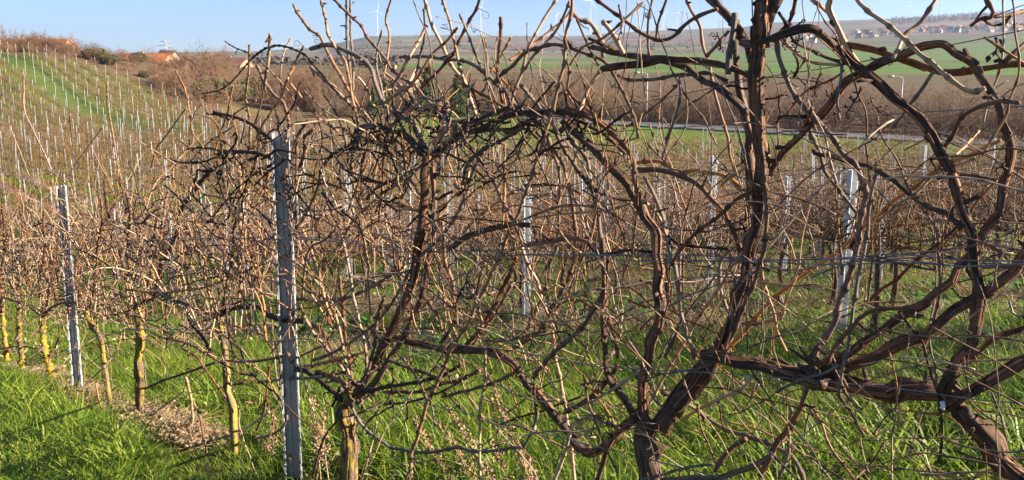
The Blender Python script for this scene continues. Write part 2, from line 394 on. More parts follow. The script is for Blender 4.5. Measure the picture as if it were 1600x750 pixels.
# ------------------------------------------------------------------ far hills: woods, turbines, pylons, villages
def clump_tree(mb, c, h, rw, n, rg, leaf):
    v = []; q = []
    d = rg.normal(0, 1, (n, 3)); d /= np.linalg.norm(d, axis=1)[:, None]; r = rg.uniform(.55, 1, n)**.5
    c0 = np.array(c)+d*r[:, None]*np.array([rw, rw, h*.42])+np.array([0, 0, h*.55])
    t1 = rg.normal(0, 1, (n, 3)); t1 /= np.linalg.norm(t1, axis=1)[:, None]; t2 = np.cross(t1, rg.normal(0, 1, (n, 3))); t2 /= np.linalg.norm(t2, axis=1)[:, None]
    s = leaf*rg.uniform(.6, 1.3, n)[:, None]
    V = np.stack([c0-t1*s, c0+t2*s*.6, c0+t1*s, c0-t2*s*.6], 1).reshape(-1, 3)
    mb.add(V, np.arange(4*n).reshape(-1, 4))
def far_wood(name, spots, h, mat, n=26, seed=1):
    rg = np.random.default_rng(seed); mb = MB()
    for X, d in spots:
        x = (X-800)/F*d; y = d
        hh = h*rg.uniform(.7, 1.3); clump_tree(mb, (x, y, gz(x, y)-.5), hh, hh*.45, n, rg, hh*.16)
    return tag(mb.obj(name, mat, smooth_=False), kind='stuff')
rg = np.random.default_rng(3)
far_wood('hillside_wood', [(X, d) for X, d in ((rg.uniform(1385, 1575), rg.uniform(2250, 2750)) for _ in range(520))], 10, M['woods'], 10, 5)
far_wood('hedgerow', [(X, 1500+rg.uniform(-60, 60)) for X in np.linspace(560, 1190, 70)]+[(rg.uniform(480, 1190), rg.uniform(1300, 3000)) for _ in range(50)], 11, M['woods'], 14, 7)
far_wood('plain_wood', [(rg.uniform(150, 640), rg.uniform(380, 900)) for _ in range(170)], 9, M['woods'], 22, 8)

def turbine_mesh_parts():
    tw = MB(); zs = np.linspace(0, 1, 8)
    tube(tw, np.stack([zs*0, zs*0, zs], -1), np.linspace(.016, .009, 8), 10)
    na = MB(); tube(na, [(0, .05, 1.01), (0, .03, 1.012), (0, -.045, 1.012), (0, -.06, 1.01)], [.008, .016, .016, .006], 8)
    bl = MB(); n = 9; z = np.linspace(0, .36, n); wd = np.interp(z, [0, .04, .09, .36], [.005, .007, .012, .002])
    V = []
    for k in range(n): V += [(-wd[k]*.3, -.06-.004, z[k]), (wd[k], -.06, z[k]), (-wd[k]*.3, -.06+.004, z[k])]
    q = [[3*i+j, 3*i+(j+1) % 3, 3*i+3+(j+1) % 3, 3*i+3+j] for i in range(n-1) for j in range(3)]
    bl.add(V, q)
    return tw.mesh('tower', M['turbine']), na.mesh('nacelle', M['turbine']), bl.mesh('blade', M['turbine'])
TT, TN, TB = turbine_mesh_parts()
turb = [(751, 11, 3300, .3, 'tall white wind turbine standing alone above the bare vines left of centre'),
 (671, 40, 3900, .9, 'white wind turbine half hidden by tan canes right of the conifers'),
 (869, 22, 3200, 1.3, 'white wind turbine whose tower foot stands lowest on the ridge near the centre'),
 (923, 2, 3100, .5, 'biggest white wind turbine just right of the centre of the photo'),
 (1058, 19, 3900, .15, 'white wind turbine with upright blade beside the lattice pylon on the ridge'),
 (1036, 24, 4300, .7, 'small pale wind turbine left of the lattice pylon on the ridge'),
 (1420, 9, 3900, .4, 'pale wind turbine on the right horizon with blades like a wide letter'),
 (1471, -12, 3300, 1.1, 'white wind turbine at the right whose rotor is above the photo edge'),
 (589, 17, 3600, .2, 'white wind turbine behind the leaning canes over the ridge at the left'),
 (401, 74, 6000, .2, 'tiny far wind turbine leftmost in the cluster on the left horizon'),
 (407, 70, 5600, .8, 'tiny far wind turbine second from the left in the left horizon cluster'),
 (443, 68, 5800, .5, 'tiny far wind turbine third from the left in the left horizon cluster'),
 (455, 64, 5400, 1.0, 'tiny far wind turbine tallest in the left horizon cluster'),
 (470, 70, 6200, .1, 'tiny far wind turbine rightmost in the left horizon cluster'),
 (355, 72, 5200, .6, 'small far wind turbine just above the bushes left of the near post'),
 (1012, 22, 4600, .95, 'small pale wind turbine between thin upright canes right of centre')]
for k, (X, Y, d, ph, lab) in enumerate(turb):
    top = PD(X, Y, d); b0 = gz(top[0], top[1]); h = max(60, top[2]-b0)
    t = thing('wind_turbine', (top[0], top[1], b0), lab, 'wind turbine', 'wind turbines along the horizon', rz=.35+ph*.3)
    t.scale = (h, h, h)
    for nm, me in (('tower', TT), ('nacelle', TN)): link(nm, me, t)
    for j in range(3):
        o = link('blade', TB, t); o.location = (0, 0, 1.012); o.rotation_euler = (0, ph+j*2*math.pi/3, 0)
def pylon(X, Yt, d, lab):
    top = PD(X, Yt, d); b0 = gz(top[0], top[1]); h = top[2]-b0; mb = MB(); wd = h*.011
    def bar(a, b): tube(mb, [np.array(a)*h, np.array(b)*h], wd*.55, 4)
    for sx in (-1, 1):
        for sy in (-1, 1): bar((sx*.1, sy*.1, 0), (sx*.018, sy*.018, 1))
    for i in range(6):
        z0, z1 = i/6, (i+1)/6; w0, w1 = .1-.082*z0, .1-.082*z1
        for sy in (-1, 1): bar((-w0, sy*w0, z0), (w1, sy*w1, z1)); bar((w0, sy*w0, z0), (-w1, sy*w1, z1))
    o = thing('lattice_pylon', (top[0], top[1], b0), lab, 'pylon', 'lattice pylons along the horizon', rz=.3)
    mb.obj('mast', M['pylon'], o)
    for z, wd_ in ((.66, .2), (.8, .26), (.93, .16)):
        m2 = MB(); tube(m2, [(-wd_*h, 0, z*h), (0, 0, (z+.02)*h), (wd_*h, 0, z*h)], [wd*.5, wd, wd*.5], 4); m2.obj('cross_arm', M['pylon'], o)
for a in [(1067, 17, 2900, 'lattice power pylon with three arms right of centre on the ridge'), (1125, 30, 3300, 'small lattice power pylon just left of the thick upright vine'),
          (939, 30, 3000, 'lattice power pylon beside the biggest wind turbine'), (1042, 36, 3600, 'small low lattice pylon left of the three armed pylon'),
          (258, 62, 600, 'lattice power pylon above the orange roof on the left')]: pylon(*a)

# houses
def house_parts(wd, ln, h, rh, wallm, roofm, wins=True, chim=True, ov=.3):
    wl = MB(); x, y = wd/2, ln/2
    V = [(-x,-y,0),(x,-y,0),(x,y,0),(-x,y,0),(-x,-y,h),(x,-y,h),(x,y,h),(-x,y,h),(0,-y,h+rh),(0,y,h+rh)]
    wl.add(V, [[0,1,5,4],[1,2,6,5],[2,3,7,6],[3,0,4,7]], [[4,5,8],[6,7,9]])
    rf = MB(); ox, oy, th = x+ov, y+ov, .22; s = rh/x; zo = h-s*ov+.05
    for sg in (-1, 1):
        a = [(sg*ox,-oy,zo),(0,-oy,h+rh+.05),(0,oy,h+rh+.05),(sg*ox,oy,zo)]
        b = [(p[0],p[1],p[2]+th) for p in a]
        rf.add(a+b, [[0,1,2,3],[4,5,6,7],[0,1,5,4],[1,2,6,5],[2,3,7,6],[3,0,4,7]])
    ws = []
    if wins:
        fl = max(1, int(h/2.7))
        for f_ in range(fl):
            for k in range(max(2, int(ln/3))):
                for sg in (-1, 1): ws.append((sg*(x+.01), -y+ln*(k+.5)/max(2, int(ln/3)), 1.5+2.7*f_, 0))
            for k in (-.25, .25):
                for sg in (-1, 1): ws.append((k*wd, sg*(y+.01), 1.5+2.7*f_, 1))
    return wl.mesh('wall', wallm, False), rf.mesh('roof', roofm, False), ws, (x*.3, y*.4, h+rh*.7) if chim else None
wm = MB(); box(wm, (0, 0, 0), (.12, 1.1, 1.25)); WIN = wm.mesh('window', M['glass'], False)
cm = MB(); box(cm, (0, 0, .5), (.6, .6, 1.9)); CHIM = cm.mesh('chimney', M['brick'], False)
def house(loc, rz, dims, wallm, roofm, lab, group=None, wins=True, chim=True, name='house', cat='house', parts=None):
    wl, rf, ws, ch = parts or house_parts(*dims, wallm, roofm, wins, chim)
    o = thing(name, loc, lab, cat, group, rz)
    link('wall', wl, o); r = link('roof', rf, o)
    if wins:
        for a in ws:
            q = link('window', WIN, o); q.location = a[:3]; q.rotation_euler = (0, 0, math.pi/2 if a[3] else 0)
    if ch and chim: q = link('chimney', CHIM, r); q.location = ch
    return o
def groundpt(X, d): x = (X-800)/F*d; return (x, d, gz(x, d))
# left skyline buildings
def roof_house(X, Ytop, d, dims, rz, wm_, rm, lab, cat='house', **k):
    p = PD(X, Ytop, d); z0 = p[2]-dims[2]-dims[3]; g = gz(p[0], p[1])
    if z0 > g: dims = (dims[0], dims[1], p[2]-g-dims[3], dims[3]); z0 = g
    return house((p[0], p[1], z0), rz, dims, M[wm_], M[rm], lab, cat=cat, **k)
roof_house(45, 63, 152, (10, 17, 5, 3.0), R(84), 'wall_tan', 'roof_orange', 'long house with orange tiled roof behind the big bush at the top left', group=None)
roof_house(232, 85, 190, (8, 11, 4, 2.4), R(86), 'wall_tan', 'roof_orange', 'low house with a bright orange roof and pale gable among reddish bushes')
roof_house(262, 80, 200, (3.6, 4, 6, 1.4), R(80), 'wall_tan', 'roof_dark', 'narrow tan tower like house beside the bright orange roof', chim=False)
roof_house(150, 86, 230, (8, 16, 3, 1.6), R(85), 'wall_tan', 'roof_red', 'low house with weathered brown roof left of the dark skyline conifer')
roof_house(288, 88, 215, (7, 6, 4, 2.2), R(20), 'wall_tan', 'roof_red', 'small tan gabled house right of the narrow tower like house')
roof_house(323, 88, 220, (7, 7, 4, 2.2), R(15), 'wall_tan', 'roof_red', 'small gabled house with red roof in the brown scrub, left of the tall canes')
roof_house(365, 92, 230, (7, 9, 3, 2.0), R(75), 'brick', 'roof_red', 'small house with reddish roof nearest to the tall left canes')
roof_house(622, 110, 118, (5, 5.5, 3, 2.2), R(70), 'wall_tan', 'brick', 'small house with a brick coloured roof between the conifers')
roof_house(1480, 196, 92, (6, 9, 1.6, 1.3), R(80), 'brick', 'roof_red', 'long low shed with weathered red roof beyond the right vine rows', cat='shed', name='shed', wins=False, chim=False)
roof_house(1612, 166, 88, (6, 6, 2.6, 1.8), R(30), 'brick', 'roof_red', 'red brick shed cut by the right edge of the photo', cat='shed', name='shed', chim=False)
# village on the slope
vg = np.random.default_rng(21)
protos = [(house_parts(9, 11, 5.5, 4, M[a], M[b], True), b) for a, b in
          (('wall_white', 'roof_orange'), ('wall_white', 'roof_red'), ('wall_white', 'roof_dark'), ('wall_tan', 'roof_orange'))]
spots = []
for X in np.arange(1245, 1316, 6.5): spots.append((X, vg.uniform(1350, 1700)))
for X in np.arange(1325, 1406, 6.0): spots.append((X, vg.uniform(1450, 1800)))
for X in np.arange(1432, 1600, 4.4): spots.append((X, vg.uniform(1500, 2000)))
cname = {'roof_orange': 'orange', 'roof_red': 'red brown', 'roof_dark': 'dark'}
for i, (X, d) in enumerate(spots):
    k = vg.integers(0, 4); pt, rn = protos[k]; p = groundpt(X+vg.uniform(-2, 2), d)
    part = 'left cluster beyond the green field' if X < 1320 else 'middle cluster beyond the green field' if X < 1410 else 'right cluster under the dark wood'
    wn = 'tan' if k == 3 else 'white'
    house(p, vg.uniform(0, 3.1), None, None, None, f'tiny {wn} village house with {cname[rn]} roof in the {part}', f'{wn} {cname[rn]} roofed houses of the village {part}', wins=True, parts=pt)
far_wood('village_trees', [(X+vg.uniform(-6, 6), d+vg.uniform(-60, 40)) for X, d in spots for _ in range(3)], 8, M['woodg'], 12, 9)
# street lamps on the road
def lamp(X, Ytop, d, lab, side):
    p = PD(X, Ytop, d); g = gz(p[0], p[1]); h = p[2]-g
    o = thing('street_lamp', (p[0], p[1], g), lab, 'street lamp', 'street lamps on the road')
    m = MB(); tube(m, [(0, 0, 0), (0, 0, h*.5), (0, 0, h*.93)], [.075, .06, .05], 8); m.obj('pole', M['lamp'], o)
    m = MB(); tube(m, catmull([(0, 0, h*.92), (side*.05, 0, h*.975), (side*.35, 0, h), (side*1.1, 0, h*1.01)], .1), .045, 7); m.obj('arm', M['lamp'], o)
    m = MB(); tube(m, [(side*1.0, 0, h*1.01), (side*1.2, 0, h*1.012), (side*1.7, 0, h*1.01)], [.05, .11, .07], 8); m.obj('lamp_head', M['lamp'], o)
lamp(1012, 114, 92, 'grey street lamp with curved arm left of the dark crossing vine arms', -1)
lamp(1411, 120, 84, 'grey street lamp with curved arm seen through the right vine', -1)

# conifers and bare bushes
def conifer(X, Yt, d, h, lab):
    p = PD(X, Yt, d); g = gz(p[0], p[1]); h = max(h, p[2]-g) if p[2]-g < h*1.6 else p[2]-g
    rg = np.random.default_rng(int(X)); o = thing('conifer', (p[0], p[1], g), lab, 'conifer', 'dark conifers')
    m = MB(); tube(m, [(0, 0, 0), (0, 0, h*.5), (0, 0, h)], [.14, .09, .02], 6); m.obj('trunk', M['trunkm'], o)
    m = MB(); n = 4200; z = 1-rg.uniform(0, 1, n)**.6; z = np.clip(z, .0, 1); a = rg.uniform(0, 6.283, n)
    rr = (1-z)**.85*h*.34*(.75+.25*np.sin(z*26+a*2))*rg.uniform(.25, 1, n)**.5
    c = np.stack([rr*np.cos(a), rr*np.sin(a), h*(.08+.92*z)-rr*.25], -1)
    dr = np.stack([np.cos(a), np.sin(a), rg.uniform(-.7, .1, n)], -1); sd_ = np.stack([-np.sin(a), np.cos(a), rg.uniform(-.3, .3, n)], -1)
    L = rg.uniform(.15, .36, n)[:, None]*h/6
    V = np.stack([c-sd_*L*.35, c+dr*L, c+sd_*L*.35], 1).reshape(-1, 3); m.add(V, None, np.arange(3*n).reshape(-1, 3)); m.obj('crown', M['conifer'], o, False)
for a in [(600, 118, 104, 4.5, 'wide conifer left of the small brick roofed house'), (668, 92, 106, 6.5, 'tallest dark conifer right of the small brick roofed house'),
          (716, 104, 100, 6, 'dark conifer rightmost of the group near the grass strip'), (582, 135, 100, 3.6, 'lowest dark conifer in front of the brown scrub'),
          (217, 80, 185, 4, 'dark round conifer on the left skyline beside the orange roof'), (229, 86, 186, 3, 'smaller dark conifer on the left skyline just left of the tan tower like house')]: conifer(*a)
def bush_mesh(name, mat, seed, stems=26, tw=34, h=4.2, r=2.4, leafy=False, tr=.018):
    rg = np.random.default_rng(seed); m = MB()
    for s in range(stems):
        a = rg.uniform(0, 6.283); rad = r*math.sqrt(rg.uniform(0, 1)); hh = h*rg.uniform(.6, 1.05)*math.sqrt(max(.1, 1-(rad/r)**2*.75))
        b = np.array([rad*.35*math.cos(a), rad*.35*math.sin(a), 0]); e = np.array([rad*math.cos(a), rad*math.sin(a), hh])
        mid = (b+e)/2+rg.normal(0, .12, 3)*r*.5; c = catmull([b, mid, e], .6)
        tube(m, c, np.linspace(tr*1.6, tr*.5, len(c)), 3, cap=False)
        for k in range(tw):
            i = rg.integers(len(c)//4, len(c)); p0 = c[i]; d = rg.normal(0, .6, 3)+np.array([.5*math.cos(a), .5*math.sin(a), .75]); d /= np.linalg.norm(d)
            L = rg.uniform(.35, 1.15)*h/4.2; p1 = p0+d*L*.5+rg.normal(0, .05, 3); p2 = p0+d*L+rg.normal(0, .12, 3)
            tube(m, [p0, p1, p2], [tr*.55, tr*.45, tr*.3], 3, cap=False)
    if leafy:
        clump_tree(m, (0, 0, -.1), h, r, 1500, rg, .16)
    return m.mesh(name, mat)
BM = [bush_mesh('bare_bush', M['twig'], 1), bush_mesh('bare_bush', M['twig'], 2, 30, 34, 3.4, 2.8), bush_mesh('bare_bush', M['twig_red'], 3), bush_mesh('bare_bush', M['twig_red'], 4, 34, 34, 3.0, 2.6),
      bush_mesh('bare_tree', M['twig'], 5, 22, 40, 5.4, 2.0), bush_mesh('evergreen_bush', M['twig_olive'], 6, 14, 16, 2.6, 2.0, True)]
bl = ['bare tan grey bush in the scrub belt beyond the road', 'low spreading bare tan bush in the scrub belt beyond the road', 'bare reddish brown bush in the scrub beside the hillside vineyard', 'low bare reddish bush in the scrub beside the hillside vineyard', 'slender bare grey tree rising out of the scrub belt', 'dark olive evergreen bush among the bare scrub']
bg_ = ['tan bushes beyond the road', 'low tan bushes beyond the road', 'reddish bushes by the hillside vineyard', 'low reddish bushes by the hillside vineyard', 'bare trees in the scrub belt', 'evergreen bushes in the scrub']
bn = ['bush', 'bush', 'bush', 'bush', 'bare_tree', 'bush']; bc = ['bush', 'bush', 'bush', 'bush', 'tree', 'bush']
nb = 0
def put_bush(x, y, k, s=1., where=None):
    global nb
    o = link(bn[k], BM[k]); o.location = (x, y, gz(x, y)-.1); o.rotation_euler = (0, 0, vg.uniform(0, 6.28)); s *= vg.uniform(.8, 1.2); o.scale = (s, s, s*vg.uniform(.85, 1.15))
    tag(o, bl[k]+(' '+where if where else ''), bc[k], bg_[k]+(' '+where if where else '')); nb += 1
roady = lambda x: 86-.65*(x-17.2) if x < 17.2 else 86-.65*(x-17.2)
for row, step in ((7, 2.7), (11, 3.2), (17, 3.6), (25, 4.2), (37, 5)):
    x = -20+row*.3
    while x < 92:
        y = max(roady(x), 58)+row+vg.uniform(-1.6, 1.6)
        if abs(x/y) < .8 and not (x < 0 and row < 9): put_bush(x, y, vg.choice([0, 1, 0, 1, 4, 0]), 1.0 if x > 12 else 1.05, {7: 'at its front edge', 11: 'just behind its front', 17: 'in its middle', 25: 'towards its back', 37: 'at its far back'}[row])
        x += step*vg.uniform(.75, 1.25)
for off, step in ((3.5, 2.9), (8, 3.4), (14, 4.2), (22, 5)):
    x = -96.
    while x < -22:
        y = float(edge(x))+off+vg.uniform(-1.3, 1.3)
        if not (-42 < x < -12 and y < 108): put_bush(x, y, vg.choice([2, 3, 2, 3, 1, 5] if x < -35 else [0, 1, 2, 4, 3]), (.45 if off < 6 else .6) if x < -50 else 1.15)
        x += step*vg.uniform(.75, 1.25)
for X, d, k, s in ((22, 124, 2, .6), (40, 126, 0, .95), (62, 124, 2, .95), (80, 125, 2, .6), (30, 128, 1, .8), (53, 129, 4, .75), (150, 118, 5, .8), (165, 117, 5, .75), (178, 116, 5, .7), (335, 108, 5, 1.3), (320, 112, 5, 1.2), (118, 124, 3, 1), (350, 160, 4, 1.3), (140, 150, 4, .9), (5, 122, 3, .9)):
    put_bush((X-800)/F*d, d, k, s)
for X in np.arange(-20, 150, 9): put_bush((X-800)/F*124, 124+vg.uniform(-2, 5), vg.choice([0, 2, 3]), .52 if X < 25 or X > 84 else .85)
for X in np.arange(150, 620, 13): put_bush((X-800)/F*150, 150+vg.uniform(-12, 16), vg.choice([0, 2, 3, 4, 1]), .8 if X < 300 else 1.2)

for X in np.arange(425, 650, 12): put_bush((X-800)/F*112, 112+vg.uniform(-3, 6), vg.choice([0, 1, 2, 0]), vg.uniform(.7, 1.1))
for X in np.arange(440, 640, 15): put_bush((X-800)/F*97, 97+vg.uniform(-5, 6), vg.choice([0, 1, 1]), vg.uniform(.35, .7))
# ------------------------------------------------------------------ vineyard rows beyond the grass lane
def grow(p, d, L, step, wander, rg, up=0., droop=0.):
    out = [np.array(p, float)]; d = np.array(d, float); d /= np.linalg.norm(d); n = max(2, int(L/step))
    for i in range(n):
        d = d+rg.normal(0, wander, 3)+np.array([0, 0, up-droop*i/n]); d /= np.linalg.norm(d); out.append(out[-1]+d*step)
    return np.array(out)
def far_vine(seed, ncane, rc, sides, step, trunk_mat):
    """local x runs along the row"""
    rg = np.random.default_rng(seed); t = MB(); c = MB()
    tp = catmull([(0, 0, -.1), (rg.normal(0, .05), rg.normal(0, .03), .35), (rg.normal(0, .07), rg.normal(0, .04), .85)], .12)
    tube(t, tp, np.linspace(.034, .028, len(tp)), 7, .25, rg)
    head = tp[-1]
    for sg in (-1, 1):
        a = grow(head, (sg, rg.normal(0, .15), .25), .55, .12, .12, rg); tube(c, a, np.linspace(.018, .012, len(a)), 5, cap=False, rg=rg)
        for k in range(ncane//2):
            b = a[rg.integers(0, len(a))]
            kind = rg.uniform()
            if kind < .62: d = (rg.normal(0, .3), rg.normal(0, .2), 1); L = rg.uniform(.6, 1.3); dr = .1
            else: d = (rg.normal(0, .8), rg.normal(0, .35), rg.uniform(-.2, .9)); L = rg.uniform(.4, 1.0); dr = .12
            g = grow(b, d, L, step, .16, rg, .02, dr); tube(c, g, np.linspace(rc*1.2, rc*.55, len(g)), sides, cap=False, rg=rg)
            if rg.uniform() < .6:
                j = rg.integers(1, len(g)-1); g2 = grow(g[j], rg.normal(0, 1, 3)+np.array([0, 0, .3]), L*.45, step, .2, rg, 0, .1); tube(c, g2, np.linspace(rc*.8, rc*.4, len(g2)), sides, cap=False, rg=rg)
    for k in range(max(4, ncane//3)):            # canes tied down along the wires
        z = rg.choice([.85, 1.1, 1.45, 1.75])+rg.normal(0, .06)
        g = grow((rg.uniform(-.6, .4), rg.normal(0, .07), z), (rg.choice([-1, 1]), rg.normal(0, .15), rg.normal(0, .15)), rg.uniform(.4, .9), step, .14, rg); tube(c, g, np.linspace(rc, rc*.6, len(g)), sides, cap=False, rg=rg)
    return t.mesh('trunk', trunk_mat), c.mesh('canes', M['bgcane'])
FV = [far_vine(100+k, 44, .006, 4, .085, M['bark_lichen'] if k == 2 else M['bark']) for k in range(7)]
FVL = [far_vine(200+k, 22, .0085, 3, .16, M['bark_lichen']) for k in range(5)]
ROWANG = math.atan2(RD[1], RD[0])
vines, posts = [], []
k = 0
p = ROW0
while p < 95:
    sv = np.arange(-70, 150, 1.05)+vg.uniform(-.25, .25, len(np.arange(-70, 150, 1.05)))
    s0 = {0: (RD@np.array([.17, 10.1]))}.get(k, vg.uniform(0, 4.1))
    for kind, arr, lst in (('v', sv, vines), ('p', s0+np.arange(-20, 40)*4.1, posts)):
        for s in arr:
            q = p*RN+s*RD
            if q[1] < 2 or q[1] > edge(q[0])-.5: continue
            if q[0] < -28 and abs(p-30+.06*(q[1]-80)) < 2.1 and kind == 'v': continue
            pr = project(np.array([q[0], q[1], gz(q[0], q[1])+1.0]))
            if pr[2] < .5 or not (-90 < pr[0] < (2500 if k < 2 and kind == 'v' else 1700)): continue  # first two rows run on unseen past the right edge to shade the lane
            if pr[1] > 1000 or (kind == 'p' and q[1] < 13.5): continue
            lst.append((math.hypot(*q), q[0], q[1], k))
    p += ROWS; k += 1
    if p > 40: p += .3
vines.sort(); posts.sort()
FP = None
def post_mesh(full):
    m = MB(); wd, dp, th, h = .042, .03, .003, 2.0
    # open steel profile: web, two flanges, two lips
    box(m, (0, 0, h/2-.15), (wd, th, h+.3))
    for sg in (-1, 1):
        box(m, (sg*(wd/2-.002), -dp/2-.002, h/2-.15), (th, dp-.001, h+.3-.002)); box(m, (sg*(wd/2+.006), -dp-.0025, h/2-.15), (.020, th, h+.3-.004))
    return m.mesh('vineyard_post', M['steel_pale'], False)
FP = post_mesh(False)
MPM = None
def mid_post_mesh():
    m = MB(); wd, dp, th, h = .075, .06, .004, 2.0
    prof = np.array([(-wd/2-.012, -dp), (-wd/2, -dp), (-wd/2, 0), (-wd*.12, 0), (0, .008), (wd*.12, 0), (wd/2, 0), (wd/2, -dp), (wd/2+.012, -dp)])
    tn = np.gradient(prof, axis=0); nm = np.stack([-tn[:, 1], tn[:, 0]], -1); nm /= np.linalg.norm(nm, axis=1)[:, None]
    lp = np.vstack([prof, (prof+nm*th)[::-1]]); k = len(lp); n = len(prof)
    m.add(np.vstack([np.column_stack([lp, np.full(k, z)]) for z in (-.3, h)]), [[i, (i+1) % k, k+(i+1) % k, k+i] for i in range(k)]+[[k+i, k+i+1, k+k-2-i, k+k-1-i] for i in range(n-1)])
    return m.mesh('post_rail', M['steel_pale'], False)
MPM = mid_post_mesh()
mh = MB(); box(mh, (0, 0, 0), (.012, .014, .03)); MHM = mh.mesh('hook', M['steel_pale'], False)
for X, Yt, Yb, tilt, lab in ((820, 272, 505, 0, 'pale steel post standing below the arching limbs at the centre of the photo'), (1105, 233, 461, 0, 'slim white lit steel post left of the stringy upright trunk'),
      (1308, 250, 532, .02, 'widest blue grey steel post in the row behind, right of the stringy upright trunk'), (1221, 268, 436, 0, 'thin pale steel post directly right of the stringy upright trunk'),
      (547, 262, 430, 0, 'thin pale steel post just right of the nearest big post, in the row behind'), (706, 258, 420, 0, 'thin pale post between the two limbs of the yellow flecked vine'),
      (1272, 230, 372, -.12, 'leaning thin steel post just left of the widest blue grey post'), (1369, 296, 452, 0, 'thin steel post just right of the widest blue grey post'),
      (1433, 222, 372, 0, 'thin pale post at the right behind the crossing limbs'), (1541, 212, 352, 0, 'thin pale post at the right just left of the curved right edge limb'),
      (380, 352, 445, 0, 'short looking pale post in the row behind just left of the nearest big post'), (610, 300, 430, 0, 'thin pale post behind the left limb of the yellow flecked vine'), (938, 255, 400, 0, 'thin pale post right of the arching limbs at the centre')):
    d_ = 2.0*F/(Yb-Yt); q_ = ray((X), Yb)
    tt_ = np.linspace(4, 40, 1500); zz_ = [s for s in tt_ if (q_*s)[2] <= gz((q_*s)[0], (q_*s)[1])]
    d_ = (zz_[0] if zz_ else d_); q_ = q_*d_; h_ = (Yb-Yt)/F*q_[1]
    o = thing('vineyard_post', (q_[0], q_[1], gz(q_[0], q_[1])), lab, 'post', 'pale steel posts of the middle rows'); o.rotation_euler = (0, tilt, vg.uniform(.25, .6)); s_ = h_/2.0; o.scale = (1 if h_ > 1.7 else .9,)*2+(s_,)
    link('post_rail', MPM, o)
    for z_ in np.arange(.5, 1.95, .2):
        for sg in (-1, 1): hh_ = link('hook', MHM, o); hh_.location = (sg*.055, -.062, z_)
def row_words(d, x):
    if x < -28 and d > 60: return 'hill'
    return 'near' if d < 16 else 'mid'
VL = {'near': ('bare grapevine in the rows just behind the grass lane', 'bare vines just behind the grass lane'),
      'mid': ('bare grapevine in the dense valley rows before the green strip', 'bare vines in the valley rows'),
      'hill': ('bare grapevine on the hillside vineyard at the left', 'bare vines on the hillside')}
PL = {'near': ('thin galvanised steel post in the rows just behind the grass lane', 'steel posts just behind the grass lane'),
      'mid': ('thin galvanised steel post in the dense valley rows before the green strip', 'steel posts in the valley rows'),
      'hill': ('pale thin post on the hillside vineyard at the left', 'posts on the hillside')}
ORD = ['first', 'second', 'third', 'fourth', 'fifth', 'sixth', 'seventh', 'eighth', 'ninth', 'tenth', 'eleventh', 'twelfth', 'thirteenth', 'fourteenth', 'fifteenth']
def rowlab(pair, k, d, x):
    if row_words(d, x) == 'hill' or k >= len(ORD): return pair
    what = pair[0].split(' in the ')[0]; return f'{what} in the {ORD[k]} row counted from the grass lane', f'{pair[1].split(" ")[0]} {pair[1].split(" ")[1]} of the {ORD[k]} row behind the lane'
for i, (d, x, y, k) in enumerate(vines[:300]):
    t, c = FV[vg.integers(0, len(FV))]
    a, g = rowlab(VL[row_words(d, x)], k, d, x)
    o = thing('grapevine', (x, y, gz(x, y)), a, 'grapevine', g, ROWANG+(math.pi if vg.uniform() < .5 else 0))
    s = vg.uniform(.9, 1.12); o.scale = (s, s, s*vg.uniform(.9, 1.08))
    link('trunk', t, o); cc = link('canes', c, o); cc['kind'] = 'stuff'
rest = vines[300:]
for i, (d, x, y, k) in enumerate(posts[:300]):
    a, g = rowlab(PL[row_words(d, x)], k, d, x)
    o = link('vineyard_post', FP); o.location = (x, y, gz(x, y)); o.rotation_euler = (vg.normal(0, .025), vg.normal(0, .025), ROWANG+vg.normal(0, .1))
    s = 1.0 if d < 30 else .95; o.scale = (s, s, vg.uniform(.95, 1.08)*(1.0 if d < 60 else 1.1)); tag(o, a, 'post', g)
restp = posts[300:]
